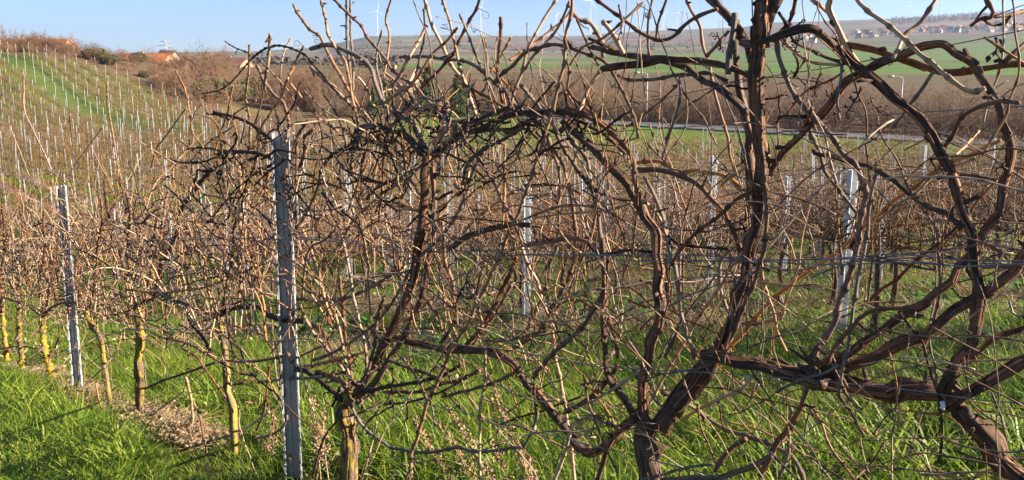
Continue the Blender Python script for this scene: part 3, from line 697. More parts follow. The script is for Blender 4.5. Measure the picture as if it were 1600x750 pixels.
def scatter(name, pts, meshes, kind='stuff', rotz=None, scl=None, tilt=None):
    """one object: real meshes spread over points with geometry nodes"""
    n = len(pts); me = bpy.data.meshes.new(name); me.vertices.add(n); me.vertices.foreach_set('co', np.asarray(pts, float).ravel())
    rot = np.zeros((n, 3)); rot[:, 2] = rotz if rotz is not None else rng.uniform(0, 6.283, n)
    if tilt is not None: rot[:, :2] = tilt
    sc = np.ones((n, 3))*(np.asarray(scl)[:, None] if scl is not None else 1.)
    for nm, arr in (('rot', rot), ('scl', sc)): a = me.attributes.new(nm, 'FLOAT_VECTOR', 'POINT'); a.data.foreach_set('vector', arr.ravel())
    a = me.attributes.new('vid', 'INT', 'POINT'); a.data.foreach_set('value', rng.integers(0, len(meshes), n).astype(np.int32))
    o = link(name, me)
    pc = bpy.data.collections.new(name+'_kinds')
    for i, mm in enumerate(meshes):
        po = bpy.data.objects.new(f'{name}_{i:02d}', mm); pc.objects.link(po)
    g = bpy.data.node_groups.new(name, 'GeometryNodeTree'); g.interface.new_socket('Geometry', in_out='INPUT', socket_type='NodeSocketGeometry'); g.interface.new_socket('Geometry', in_out='OUTPUT', socket_type='NodeSocketGeometry')
    gi = g.nodes.new('NodeGroupInput'); go = g.nodes.new('NodeGroupOutput'); ip = g.nodes.new('GeometryNodeInstanceOnPoints'); ci = g.nodes.new('GeometryNodeCollectionInfo')
    ci.inputs['Collection'].default_value = pc; ci.inputs['Separate Children'].default_value = True; ci.inputs['Reset Children'].default_value = True
    def na(nm, ty): q = g.nodes.new('GeometryNodeInputNamedAttribute'); q.data_type = ty; q.inputs['Name'].default_value = nm; return [s for s in q.outputs if s.enabled][0]
    L = g.links.new
    L(gi.outputs[0], ip.inputs['Points']); L(ci.outputs[0], ip.inputs['Instance']); ip.inputs['Pick Instance'].default_value = True
    L(na('vid', 'INT'), ip.inputs['Instance Index'])
    e2r = g.nodes.new('FunctionNodeEulerToRotation'); L(na('rot', 'FLOAT_VECTOR'), e2r.inputs[0]); L(e2r.outputs[0], ip.inputs['Rotation'])
    L(na('scl', 'FLOAT_VECTOR'), ip.inputs['Scale']); L(ip.outputs[0], go.inputs[0])
    md = o.modifiers.new('scatter', 'NODES'); md.node_group = g
    return tag(o, kind=kind)
def joined(a, b):
    m = bpy.data.meshes.new('far_vine'); import bmesh
    bm = bmesh.new(); bm.from_mesh(a); n0 = len(bm.faces); bm.from_mesh(b); bm.faces.ensure_lookup_table()
    for f in bm.faces[n0:]: f.material_index = 1
    bm.to_mesh(m); bm.free(); m.materials.append(a.materials[0]); m.materials.append(b.materials[0]); return m
if rest: scatter('far_vine_rows', [(x, y, gz(x, y)) for d, x, y, k in rest], [joined(*a) for a in FVL], rotz=ROWANG, scl=vg.uniform(.85, 1.1, len(rest)))
if restp: scatter('far_vineyard_posts', [(x, y, gz(x, y)) for d, x, y, k in restp], [FP], rotz=ROWANG, scl=[1.0]*len(restp))
print('vines', len(vines), 'posts', len(posts), 'bushes', nb)
# wires of the first rows behind the lane
for k in range(3):
    p = ROW0+k*ROWS
    for z, wd in ((.85, 'lowest'), (1.25, 'middle'), (1.8, 'top')):
        pts = [(*(p*RN+s*RD), 0) for s in np.arange(-14, 22, 2)]; pts = np.array([(a, b, gz(a, b)+z+.02*math.sin(a*2)) for a, b, _ in pts if b > 1.5])
        m = MB(); tube(m, pts, .002, 4); tag(m.obj('trellis_wire', M['wire']), f'{wd} thin trellis wire in the {("first", "second", "third")[k]} vine row behind the grass lane', 'wire', 'trellis wires behind the lane')
# ------------------------------------------------------------------ the front row: traced limbs and canes (x,y in photo pixels, on the plane of the row)
hr = np.random.default_rng(77)
VROOT = {}
def vine_root(key, X, Y, label, grp='vines of the front row'):
    q = P(X, Y); VROOT[key] = thing('grapevine', (q[0], q[1], gz(q[0], q[1])), label, 'grapevine', grp)
vine_root('v4', 1640, 800, 'massive old vine whose thick dark trunk leans in from the lower right corner')
vine_root('v3', 1018, 800, 'old vine with a ragged short stump and stringy upright trunk right of centre')
vine_root('v2', 543, 800, 'vine with stout yellow flecked stump just right of the nearest steel post')
vine_root('v1', 366, 748, 'vine with slim bright yellow lichen trunk left of the nearest steel post')
vine_root('va', 240, 700, 'vine whose brown trunk bends into a lying root on the bare soil')
vine_root('vb', 176, 670, 'slim curved vine just right of the second steel post')
vine_root('vc', 106, 620, 'vine with orange flecked slanting trunk just left of the second steel post')
vine_root('vd', 34, 592, 'straight thin vine second from the left edge of the photo')
vine_root('ve', 10, 570, 'thin vine leftmost in the front row at the photo edge')
MATK = {'b': 'bark', 'l': 'bark_lichen', 'y': 'bark_yellow', 'c': 'cane', 'n': 'brown', 'p': 'light', 'g': 'gray', 'd': 'dark'}
ANCH = {k: [] for k in VROOT}          # points on old wood, for twigs
NODES = []                              # cane nodes for tendrils and spurs
def local(o, pts): return np.asarray(pts)-np.array(o.location)
def worldpts(coords, off0, off1, wob):
    n = len(coords); c = catmull(np.array(coords, float), 6.0 if n < 30 else 6.0)
    t = np.linspace(0, 1, len(c)); ph = hr.uniform(0, 6.28)
    o = off0+(off1-off0)*t+wob*np.sin(t*hr.uniform(2, 6)+ph)
    W = np.array([P(a, b, PA+q) for (a, b), q in zip(c, o)])
    return W
def kinks(W, r, amp):
    """slight zigzag and swelling at the nodes of a cane"""
    L = np.concatenate([[0], np.cumsum(np.linalg.norm(np.diff(W, axis=0), axis=1))])
    sp = hr.uniform(.055, .095); u = L/sp+hr.uniform(0, 1); f = u-np.floor(u); d = np.minimum(f, 1-f)*sp
    sw = np.exp(-(d/.007)**2); nd = np.exp(-(d/.005)**2)
    tri = np.abs((u % 2)-1)-.5
    side = hr.normal(0, 1, 3); side /= np.linalg.norm(side)
    return W+side*(tri*amp)[:, None], r*(1+.6*sw), nd, np.where((d < .006))[0]
def to_ground(W, r):
    W = list(W); d = W[-1]-W[-2]; d /= np.linalg.norm(d)
    for i in range(80):
        if W[-1][2] < gz(W[-1][0], W[-1][1])-.08: break
        d = d*.94+np.array([0, 0, -1])*.06; d /= np.linalg.norm(d); W.append(W[-1]+d*.025)
    return np.array(W)
BARK = {k: MB() for k in VROOT}
def limb(vine, spec, name=None):
    head, pts = spec.split(':'); h = head.split(); mk = h[0]; w0 = float(h[1]); w1 = float(h[2]) if len(h) > 2 else w0*.8
    co = [tuple(map(float, a.split(','))) for a in pts.split()]
    old = mk in 'bly'; big = w0 >= 9
    ground = 'G' in h
    if big: o0 = hr.normal(0, .02); o1 = o0+hr.normal(0, .03); wob = .015
    else: o0 = hr.uniform(-.13, .13); o1 = o0+hr.normal(0, .1); wob = .03
    if ground: o0 = o1 = 0; wob = .01
    W = worldpts(co, o0, o1, wob); n = len(W)
    rr = np.linspace(w0, w1, n)*.5/F*W[:, 1]*(.83 if not ground else .94)
    root = VROOT[vine]
    step = np.mean(np.linalg.norm(np.diff(W, axis=0), axis=1))
    if ground:
        W = to_ground(W, rr); rr = np.concatenate([rr, np.full(len(W)-n, rr[-1])*np.linspace(1, 1.2, len(W)-n)])
    # small natural wander
    m = len(W); k = max(3, m//4); wn = np.stack([np.interp(np.arange(m), np.linspace(0, m-1, k), hr.normal(0, 1, k)) for _ in range(3)], -1)
    W = W+wn*np.minimum(rr*(.3 if ground else .3 if w0 >= 9 else .5), .007)[:, None]
    mb = MB()
    if w0 >= 9:
        C = catmull(np.column_stack([W, rr]), .011); W, rr = C[:, :3], C[:, 3]
        tube(mb, local(root, W), rr, 26 if w0 > 16 else 16, .44 if mk != 'g' else .15, hr, lump=.15)
        ANCH[vine] += [(p, r_) for p, r_ in zip(W[::4], rr[::4])]
        # peeling bark strips
        if w0 >= 9 and mk in 'bdnly':
            L = len(W)
            for _ in range(int(L*(.42 if w0 > 14 else .12))):
                i = hr.integers(2, max(3, L-14)); ln = hr.integers(6, 16); seg = W[i:i+ln]; rs = rr[i:i+ln]
                if len(seg) < 4: continue
                T = seg[-1]-seg[0]; T /= np.linalg.norm(T); s = np.cross(T, hr.normal(0, 1, 3)); s /= np.linalg.norm(s); tt = np.cross(T, s)
                lift = np.linspace(1.0, 1.0+hr.uniform(.05, .5), len(seg)); lift[0] = .96
                a = seg+s*(rs*lift)[:, None]; wd = hr.uniform(.0012, .0045 if w0 < 16 else .0065)
                v = np.stack([a-tt*wd, a+tt*wd, a+tt*wd+s*.0012, a-tt*wd+s*.0012], 1)
                nq = len(seg); q = [[4*x+y, 4*x+(y+1) % 4, 4*x+4+(y+1) % 4, 4*x+4+y] for x in range(nq-1) for y in range(4)]
                vv = (v-np.array(root.location)).reshape(-1, 3); LL = np.repeat(np.arange(nq)*.011, 4)
                BARK[vine].add(vv, q, None, np.column_stack([np.tile([0, wd, wd, 0], nq), np.tile([0, 0, .001, .001], nq), LL])+hr.uniform(0, 5, 3))
        nm = name or 'limb'
    else:
        C = catmull(np.column_stack([W, rr]), .008 if w0 < 6 else .009); W, rr = C[:, :3], C[:, 3]
        W, rr, nd, ni = kinks(W, rr, rr.mean()*.6)
        tube(mb, local(root, W), rr, 8, .12 if mk in 'bdng' else .05, hr, nd=nd if mk in 'cpn' else nd*.5)
        sel = ni[::2]
        for i in sel: NODES.append((vine, W[i], rr[i], W[min(i+1, len(W)-1)]-W[max(i-1, 0)]))
        nm = name or ('cane' if mk in 'cpng' else 'dead_cane')
    mb.obj(nm, M[MATK[mk]], root)
TR = {'v4': '''
b 26 42 G trunk:1485,628 1505,645 1535,678 1562,710 1590,738 1640,790
b 21 36:1098,557 1125,559 1170,567 1230,582 1290,598 1350,605 1430,607 1470,618 1490,632
b 20 16:1485,630 1503,623 1560,588 1601,567 1650,540
b 20 17:1290,588 1342,566 1400,542 1446,519 1501,479 1542,456 1577,426 1600,395 1640,360
b 15 12:1285,578 1322,552 1360,528 1400,503 1438,476 1471,451 1505,415 1532,375 1544,352 1560,332 1567,294 1575,266 1580,236 1577,213 1567,190 1562,167 1547,142 1532,122 1522,101 1501,84 1476,70 1451,71 1425,79 1400,91 1372,99 1344,114 1322,129 1304,150 1294,167 1276,188 1256,205 1230,231 1213,253 1200,276
b 18 12:1466,605 1501,560 1519,522 1529,484 1525,420 1521,370 1514,350 1506,337 1496,296 1484,266 1466,236 1451,208 1428,175 1400,153 1365,124 1342,106 1322,89 1296,66 1276,48 1261,46 1233,53 1200,63 1178,66
n 10 13:1296,61 1322,66 1352,73 1377,81 1405,91 1438,101 1468,109 1501,111 1527,108 1557,104 1577,101 1620,101
n 9 8:1570,100 1585,84 1605,66 1630,40
p 8 9:1338,-6 1344,3 1365,23 1400,52 1425,73 1448,94 1476,117 1501,132 1522,142 1542,137
c 8 7:1470,-10 1463,0 1438,30 1418,53 1405,75 1396,90
g 7 6:1456,112 1438,142 1423,162 1410,182 1396,200
n 8 6:1535,-8 1540,0 1551,18 1547,26 1532,28 1519,38
n 7 6:1549,24 1575,23 1604,14
d 6 5:1582,25 1567,38 1547,39 1534,32
c 5 6:1539,60 1565,76 1600,99 1630,120
d 9 8:1276,240 1300,246 1337,256 1357,259 1377,271 1400,284 1428,309 1451,324 1473,332 1489,342 1506,357
n 8 13:1215,60 1215,73 1225,106 1238,139 1256,162 1281,193 1301,215 1319,243 1332,259 1347,281 1353,302 1350,327 1344,352 1342,370 1334,408 1322,446 1312,476 1299,512 1284,542 1273,570 1262,592
g 8 7:1256,180 1266,205 1279,238 1291,266 1309,297 1327,322 1344,342
g 6 8:1368,270 1362,299 1357,327 1352,370 1350,400 1339,441 1334,471 1332,512 1324,542 1319,560 1313,590 1312,620
p 4 4.5:1319,261 1281,297 1238,342 1215,370 1187,405 1160,440
c 7 8:1567,219 1532,236 1501,248 1471,259 1438,286 1400,314 1360,345 1332,373 1296,403 1263,426 1238,443 1215,461 1200,476 1182,497 1162,517 1142,542 1129,560
p 5 5:1527,246 1476,266 1451,281 1428,307 1400,322 1370,345
c 5 4:1489,248 1509,228 1529,205
c 6 5:1440,351 1460,347 1478,341
d 6 5:1466,279 1496,274 1527,275 1552,281 1572,289
c 5 4:1490,364 1509,337 1537,302 1557,281
n 8 8:1476,233 1489,210 1501,188 1527,170 1557,162 1590,158
p 4.5 5:1342,233 1357,213 1377,198 1400,185
d 5 5:1420,509 1441,532 1448,560 1458,593 1468,628 1471,682 1468,727
d 5 4:1405,487 1420,509
n 5 5:1467,395 1467,466 1458,507 1443,542
b 9 9:1490,580 1527,552 1552,532 1600,514 1640,500
n 8 7:1532,380 1557,388 1577,403
n 6 6:1352,479 1377,454 1400,437 1438,403 1478,370 1514,335
n 8 8:1440,478 1400,480 1357,487 1330,512 1309,540 1290,570
g 6 5:1213,612 1246,595 1284,585 1309,570
n 10 10:1281,560 1271,575 1258,611 1251,638 1233,671 1215,692 1205,715 1190,745
c 5 5:1268,633 1286,669 1301,702 1332,745 1345,765
g 7 7:1238,640 1235,669 1233,707 1215,748
n 5 4:1258,708 1268,715 1294,735 1317,749 1330,760
n 4 3:1335,748 1362,722 1382,690
g 4 3:1267,633 1261,656 1256,687 1254,700
p 9 8:1276,574 1296,556 1315,540
g 4 3:1551,612 1566,660 1574,695
n 4 3:1505,560 1510,590 1516,612
d 4 3:1557,60 1557,85 1565,92
d 7 5:1545,92 1565,70 1562,64
n 6 5:1318,430 1314,405 1311,380
g 5 4:1363,405 1360,440 1356,475
n 4 4:1300,500 1330,490 1352,480
''', 'v3': '''
b 34 40 G trunk:1016,655 1012,690 1016,720 1019,760
b 20 15:1012,668 1003,640 1003,600 1013,558 1023,512 1028,471 1028,421 1025,370 1010,338 1000,317 987,299 975,281 952,259 932,238 917,226 895,205 880,190
b 26 22:1032,672 1060,636 1090,598 1112,560 1142,500 1160,448 1174,395 1182,350 1186,300
b 12 12:1050,640 1082,590 1118,540 1150,480 1168,430 1178,380 1180,330 1176,280 1170,240
n 8 7:1060,650 1100,595 1140,528 1172,460 1192,400 1198,340 1194,290 1190,240 1186,200
b 22 26:1184,305 1190,260 1188,225 1187,190 1182,127 1185,84 1182,51 1188,-8 1196,-60 1192,-120
b 14 12:1165,370 1170,310 1168,250 1167,200 1160,170 1152,114 1152,51 1148,30
g 10 10:1137,118 1139,90 1146,42 1150,20
b 16 13:1016,668 1035,645 1062,605 1088,575 1110,556
b 17 12:985,662 977,661 962,684 942,702 914,707 896,692 884,669 856,634 825,598 800,566 765,550 727,547 689,545 651,537 615,525 604,518
b 11 9:884,644 906,633 927,618 949,595 965,575
b 12 8:993,652 985,639 972,618 952,590 947,560 944,520 943,455 943,420 941,372
n 7 8:950,385 949,446 947,497 946,558 955,595
g 9 7:1084,560 1079,535 1066,502 1061,459 1053,416 1043,370 1035,337 1020,302 1005,276
c 6 5:1041,368 1033,342 1020,325 1000,314
n 9 10:1000,264 1033,266 1063,275 1091,289 1114,312 1132,332 1142,352 1152,378 1160,410
c 7 8:990,252 1000,251 1033,251 1063,269 1096,267 1122,271 1137,279 1162,299
p 7 8:1130,290 1137,281 1165,264 1187,238 1190,225
n 8 9:1000,314 993,281 990,256 982,238 962,215 942,195 911,178 890,172
d 8 7:975,241 962,228 939,205 917,193 900,186
b 12 10:1180,122 1152,109 1122,101 1086,95 1051,95 1025,96 1000,101 972,104 940,108
b 12 10:1166,180 1142,155 1117,134 1094,122 1074,109 1046,99 1020,91 1000,87 977,84 952,79 924,75
n 7 6:1137,127 1101,114 1063,117 1038,122 1000,124 980,124 962,115
n 7 6:1122,15 1094,23 1068,38 1051,58 1030,63 1013,56 1000,48 972,28 937,0 925,-10
n 6 6:1142,48 1122,68 1104,86
c 6 5.5:1068,-6 1071,0 1089,28 1096,58 1106,96 1112,122 1119,152 1129,190 1137,221 1144,251 1150,271
b 14 15:1110,-6 1127,15 1142,30 1157,48 1167,63 1174,90 1182,110
b 13 12:1160,62 1178,67 1205,66
g 5 5:1019,-6 1018,0 1013,38 1013,66 1016,86
n 5 4:1044,-6 1042,0 1030,33 1025,58
n 4 4:1061,117 1061,157 1053,190 1046,213 1035,245
n 5 5:1061,129 1033,157 1013,175 1000,188 975,200
c 3 2.5:1015,192 1023,223 1031,246
p 10 9:1299,-8 1299,0 1296,18 1309,46 1322,73 1337,96 1346,110
c 7 6:1268,-4 1271,0 1294,20
n 7 7:1244,-6 1243,0 1233,33 1220,51 1208,66
b 17 15:1214,-10 1206,15 1197,40 1188,70
p 7 5:1215,56 1223,61 1251,86 1276,99 1312,101
d 6 6:1215,20 1228,38 1243,66 1271,79 1294,89 1314,96 1329,101
g 5 5:1314,73 1314,109 1309,152 1312,188
n 4 4:1319,109 1301,122 1261,142 1230,177
n 7 4:1270,170 1256,205
n 6 7:1200,277 1177,297 1152,312 1127,335 1101,355 1084,370 1060,395 1050,412
g 7 7:1220,464 1225,476 1223,494 1200,502 1157,502 1137,487 1127,461 1124,428 1130,405 1150,388 1170,368
c 6 5:1187,405 1190,430 1197,462 1205,481 1215,512 1228,548
d 5 5:1160,400 1175,408 1200,423
g 4 4:1122,428 1096,461 1071,494 1050,525 1030,560
d 5 4:1000,438 1030,446 1048,471 1063,494
d 5 5:1035,360 1058,380 1101,388 1139,389
c 4 3:1000,418 1038,421 1053,408 1068,385
c 4 4:1023,532 1041,484 1046,436
n 6 5:1038,558 1056,522 1068,497
c 6 7:1170,378 1134,433 1109,471 1079,517 1053,560 1038,588 1023,616 1000,644 975,668
g 9 8:1127,558 1109,590 1094,611 1086,625
g 8 10:1033,613 1061,623 1086,636 1101,651 1127,669 1162,684 1200,693 1225,704 1238,712 1251,732 1258,755
n 9 9:1167,687 1142,699 1127,717 1117,740
p 6 7:1061,656 1101,636 1132,621 1160,606 1175,589
n 4 4:1089,631 1096,666 1119,722
n 4 3:1124,622 1127,659 1142,690
n 11 10:1035,752 1075,747 1114,748 1165,732 1205,712
g 5 5:1000,749 1051,735 1114,725
d 5 4:780,662 800,656 853,639 909,621
p 7 7:927,646 901,659 889,679 884,702 866,748 860,765
n 7 8:927,646 942,656 968,671
n 10 10:998,651 962,679 950,697 942,722 934,752
n 4 4:912,585 919,631 942,689 965,740
c 5 4:1000,580 965,603 937,621 915,632
n 8 8:922,492 942,459
n 8 9:942,459 922,492 901,517 873,545 850,570 835,590
n 5 5:861,492 878,474 899,469 917,476 934,492
p 4 4:855,502 889,509 939,522 965,532 1000,548
n 3.5 3:914,558 939,525 975,499 1000,492 1050,478
n 6 6:952,497 962,535 965,560
p 3 3:960,487 1000,476 1020,466
c 4 3:1185,600 1172,625 1157,646
g 5 5:905,602 920,598 926,596
c 4 4:893,690 908,682 932,683
n 9 8:815,383 840,380 866,378 890,372 920,378
d 7 6:920,378 935,395 955,398 985,392 1020,396
n 6 6:600,560 640,575 690,592
''', 'v2': '''
l 27 30 G trunk:552,612 543,640 545,690 545,730 543,770
n 16 15:553,618 572,590 590,563 610,520 628,482 642,441 652,395 657,368 661,332 662,294 664,264 666,246
n 10 9:560,622 590,592 618,545 638,512 656,471 666,433 673,395 677,368 679,332 679,294 676,258
b 9 9:666,251 701,228 727,210 752,203 800,201 830,198
d 8 9:660,240 640,220 615,205 590,196
d 8 8:709,218 732,200 762,180 800,168
c 11 11:676,226 696,203 714,193 742,188
g 9 8:663,240 651,200 638,188 618,178 600,162 588,132 580,106 562,89 542,79 512,71 487,77
c 5 7:457,8 466,23 484,46 501,61 512,81 524,104 539,132 552,152 577,185 610,215 640,235
c 5 5:500,-6 501,0 509,30 514,56 527,79 539,96 544,119 550,152 562,190
n 5 6:518,-6 522,0 542,20 565,41 577,61 600,86 615,109 646,134 666,157 691,180 714,205 737,233 757,259 772,286 785,317 800,342 815,380
g 4 4:540,-6 541,0 543,70 548,130 552,165
g 4 4:546,-6 547,0 550,71 552,142
c 6 6:424,52 418,101 415,124 414,140
d 4 4:392,92 400,86 415,76 435,72 461,79 481,89 491,101 509,122 530,148
c 7 7:484,106 509,127 534,152 557,177 580,198
n 6 6:400,104 425,142 443,160 451,188 447,210 440,230
c 3 3:405,94 430,119 451,144 466,172
c 3 3:454,60 443,86 438,122 442,150
c 4 4:473,73 456,109 443,142 415,188 400,215
c 4 4:453,132 476,160 501,185 530,205
p 3 3:476,144 501,167 519,180 540,190
p 3 3:580,119 565,162 560,180
g 4 4:595,46 588,94 594,130 600,160
c 4 4:611,-6 610,0 603,30 608,56 603,101 600,120
c 6 7:662,-6 663,0 673,33 684,56 696,84 709,109 724,127 734,152 742,177 745,195
c 5 5:690,-6 691,0 704,41 712,76 724,122 735,150
n 5 7:752,-6 750,0 727,46 709,81 684,112 651,147 625,182 600,210
g 4 4:719,22 737,68 752,106 767,142 780,170
g 6 8:625,89 663,87 701,93 727,96 750,106 772,129 800,157 825,180
n 6 6:784,28 780,74 777,117 780,132 785,160
g 6 6:757,61 761,106 762,125
c 4 4:798,57 782,89 765,112
c 6 6:668,38 648,74 625,112 610,130
n 4 4:663,15 661,66 653,96 646,152 641,188 645,215
c 5 5:717,42 676,86 646,127 608,155 590,165
n 4 4:672,99 676,132 686,167 699,190 705,215
c 5 5:600,112 623,129 643,147 656,177
n 6 6:719,132 752,150 777,162 800,170
p 4 4:691,175 719,150 744,129
n 5 5:757,98 780,118 800,140
c 5 6:868,-6 868,0 851,28 830,68 815,106 803,144 797,175
c 6 8:894,-6 894,0 886,51 881,101 868,152 861,180 846,226 830,279 813,322 798,360 777,408 757,451 727,512 705,550 684,596 663,649 651,682 643,712 639,755
n 7 5:770,132 780,118 800,101 825,79 846,71 868,67 896,76 922,86 945,97 962,122 977,152 990,182 998,213
c 5 5:798,95 838,66 868,43 886,25 895,10
c 5 5:889,3 876,38 851,71 833,91 813,117
n 5 6:879,76 889,112 889,137 899,155 917,170 937,188 960,205
g 8 8:894,15 909,33 924,38 939,61 944,89
d 6 6:919,58 942,68 968,80
c 8 9:944,33 955,51 967,73 975,86
c 5 4:1008,2 1000,8 977,28 957,46 937,61 912,73 889,101
n 4 4:967,8 970,38 965,63
n 4 4:901,28 914,58 927,84 937,101
c 7 7:942,112 924,134 909,165 904,188
d 9 9:745,205 775,190 800,178 838,175 876,175 906,180
n 8 7:790,205 830,186 860,172 890,174
g 6 6:813,132 833,157 846,170
d 4 4:867,127 843,157 825,177
g 6 6:825,185 851,218 866,246 873,274 873,312 871,368 868,400
n 8 8:850,176 861,188 876,221 894,248 914,281 925,300
n 8 8:855,205 863,231 879,254 886,286 894,322 899,360 898,400 886,438 863,482 843,517 815,535 796,550
g 8 8:880,195 891,213 906,236 919,269 927,299 934,332 938,368 941,400
d 5 5:904,180 911,218 913,238
c 5 5:886,270 889,286 901,312 911,332 919,362
d 7 8:932,299 962,307 1000,312
p 3.5 4:795,300 833,292 871,289
c 5 5:818,343 851,330 884,322 922,322 952,332 977,347
p 4 4:838,340 889,332 939,330 987,317
g 6 7:868,385 861,421 848,466 830,502 800,547
c 6 7:815,383 828,416 841,446 853,479 861,512 867,558 873,585 881,623 886,661 889,679 893,705 896,752
g 6 6:840,645 838,656 818,697 800,699 752,706 712,701 671,707 615,702 600,692 572,672 552,641 542,611
n 5 5:835,600 835,611 838,650
c 5 5:375,362 400,375 438,398 476,421 501,449 522,484 534,527 542,570 548,600
c 6 6:474,360 479,375 494,416 506,454 520,500
c 5 6:533,360 537,385 547,421 552,471 565,517 572,558 568,600
g 7 7:461,466 484,471 509,474 539,466 565,454 600,436 632,415
n 6 6:550,433 572,436 600,451
n 5 5:458,421 484,449 506,474 520,510
c 6 6:468,476 484,512 512,545 535,580
n 7 7:530,430 534,466 539,512 547,558 550,600
n 7 7:600,465 588,502 582,558 572,600
c 4 5:815,385 800,390 777,398 742,418 706,441 671,469 633,502 600,527 557,555 500,568 470,578
g 5 6:690,370 651,408 625,454 600,490 557,530 519,552 490,562
n 7 7:692,345 694,370 696,408 706,441 712,482 712,507
d 6 6:733,426 727,446 714,471 709,504 689,535
n 8 8:808,400 800,421 785,454 765,489 742,522 727,542
c 5 5:740,460 744,471 752,502 757,553 757,606 750,646 750,752
g 7 6:727,444 744,469
n 6 6:800,446 777,487 757,512 735,545
n 5 5:668,471 684,492 691,517
p 6 6:638,520 658,519 676,517
n 6 6:722,470 750,462 777,456
b 10 9:701,390 722,372 752,360 800,350 830,352
c 6 6:600,302 625,281 651,266 684,243 705,225
n 4 4:600,314 638,324 709,350
p 4.5 4.5:625,327 684,324 709,307 727,289 734,266
n 7 7:722,286 729,259 742,241 765,226 800,208 820,195
g 8 8:689,370 714,345 727,312 739,269 757,236
c 4 4:788,215 788,302 785,357
p 6 6:805,298 765,324 744,342 725,366
g 7 7:588,195 565,200 556,215 550,246 546,274
d 4 4:491,193 501,223 522,246 552,276 588,304 620,330
d 6 6:565,220 544,228 522,241 504,264 496,297 479,330 461,363
c 5 5:625,285 600,302 557,340 537,368 520,395
c 3.5 3.5:575,251 555,299 537,345
n 6 6:480,190 466,212 463,231 462,261 464,290
n 6 6:490,200 475,215 476,240 470,262
c 5 5:448,180 451,200 443,228
n 7 6:446,265 448,281 458,322 462,345
d 3 3:465,247 500,249 520,243
b 9 9:478,503 500,515 515,540 540,585
n 8 8:540,600 520,590 495,578
d 9 8:535,625 510,605 485,585 465,575
c 6 5:455,568 480,571 520,562 545,555
d 7 7:570,612 600,605 640,598 680,590 720,570
n 7 7:600,610 650,612 700,598 750,580
n 6 6:690,620 740,610 790,590 815,570
g 5 5:400,598 450,592 500,588 540,580
n 5 4:545,640 525,660 505,690 488,750
c 4 4:555,660 540,700 520,735 505,752
c 4 3:590,660 580,700 565,750
d 4 4:600,632 640,628 690,612 730,590
n 5 5:630,560 655,595 668,625
g 4 3:671,620 680,668
c 3 3:520,595 560,608 590,640
''', 'v1': '''
y 12 14 G trunk:345,492 350,525 351,560 357,611 366,674 367,747
d 9 9:337,494 362,483 400,481 420,494 446,502 476,503
n 5 4:345,492 320,488 298,478 285,470
n 6 5:345,492 355,450 362,400 366,350
c 6 6:372,476 375,420 376,367 376,316 375,260
d 8 9:345,255 314,286 296,311 281,336 268,384 251,428 240,470
d 5 5:336,255 339,265 352,311 372,346 378,380
d 3 3:258,246 284,254 309,253 324,265
d 5 6:334,177 357,182 383,189 400,197 428,218
d 4 5:294,234 319,231 342,235 380,240
d 6 6:340,243 357,238 400,240 435,250
n 2.5 3:317,146 342,141 362,128 385,101 393,90
d 2 3:352,65 367,74 388,82 400,88
c 3 3:273,111 289,141 296,177 301,207 319,230
c 4 4:390,70 388,111 383,150 388,175 390,230
c 3 3:365,133 355,179 344,210 335,240
c 3 3:400,158 365,180 355,200
c 3 3:365,197 322,227 300,250
c 2.5 3:291,169 266,204 246,230 235,260
d 7 7:400,269 433,279 450,283
d 8 8:400,198 428,218 445,225
c 5 5:330,400 350,410 400,430 440,442
n 4 3:285,545 310,560 330,590 365,640 375,680
g 5 5:290,415 305,445 318,465 328,495 335,525
c 4 4:200,452 240,456 300,452 330,445 380,428 400,415
c 5 4:332,510 345,520 362,535 385,552
c 4 4:250,525 300,540 330,558 352,570
d 4 4:220,610 255,595 290,582 320,570 352,563
n 5 5:352,563 380,566 420,562 450,555
d 4 4:345,565 365,578 380,585 400,587
c 5 5:290,590 298,620 300,660 290,690 272,730 265,752
c 4 4:302,628 322,670 345,710 368,742
n 4 3:310,640 318,680 327,730
p 4 4:310,690 345,685 385,668 420,645
c 4 3:315,720 345,700 370,680
p 4 3:242,710 225,670 250,640 290,610
c 3 3:218,668 250,650 275,625
d 6 6:252,460 278,472 292,482 298,500 318,530 335,560
c 3 3:292,478 294,520 295,560
d 5 4:352,480 375,470 400,455 420,440
g 4 4:420,470 425,510 428,560 440,620
c 5 5:440,590 446,630 450,690 452,720
c 5 4:400,685 425,678 445,665 450,650
n 4 4:420,570 418,600 412,640 402,670
n 5 5:400,590 370,600 350,598
''', 'va': '''
l 14 13 G trunk:218,478 220,509 218,547 218,607 218,636 223,669 232,692 250,708 272,722
n 4 3:218,478 195,488 170,484
n 4 3:218,478 240,465 252,462
n 6 5:222,480 235,430 245,390 255,350 262,300
n 6 5:214,478 205,440 200,400 202,340 198,300
c 4 4:200,476 220,462 245,458 300,448
c 3 3:0,545 30,540 60,545
c 3 3:185,690 160,640 150,600
''', 'vb': '''
l 9 9 G trunk:134,481 142,504 155,529 162,557 165,575 170,600 177,636 176,672
n 4 3:136,482 110,470 95,468
n 4 3:136,482 165,476 195,480
n 5 4:140,480 150,440 152,400 160,350 156,310
c 2.5 2.5:37,108 38,166 51,202 68,237 80,265
c 3 3:167,128 172,187 182,248 190,280
c 2 2:160,199 124,249 110,270
c 2 2:15,197 35,248 45,275
c 2.5 2:109,178 111,205 115,240
c 3 2:135,720 134,640 130,600 133,560
c 3 3:145,590 165,570 172,560
''', 'vc': '''
y 8 10 G trunk:67,495 68,529 74,560 84,588 97,606 106,621
n 4 3:67,495 45,478 30,470
n 4 3:67,495 85,478 110,470
n 5 4:68,492 62,440 70,390 66,330
n 4 4:70,490 80,440 78,400
''', 'vd': '''
l 7 8 G trunk:30,472 31,500 31,540 33,565 34,590
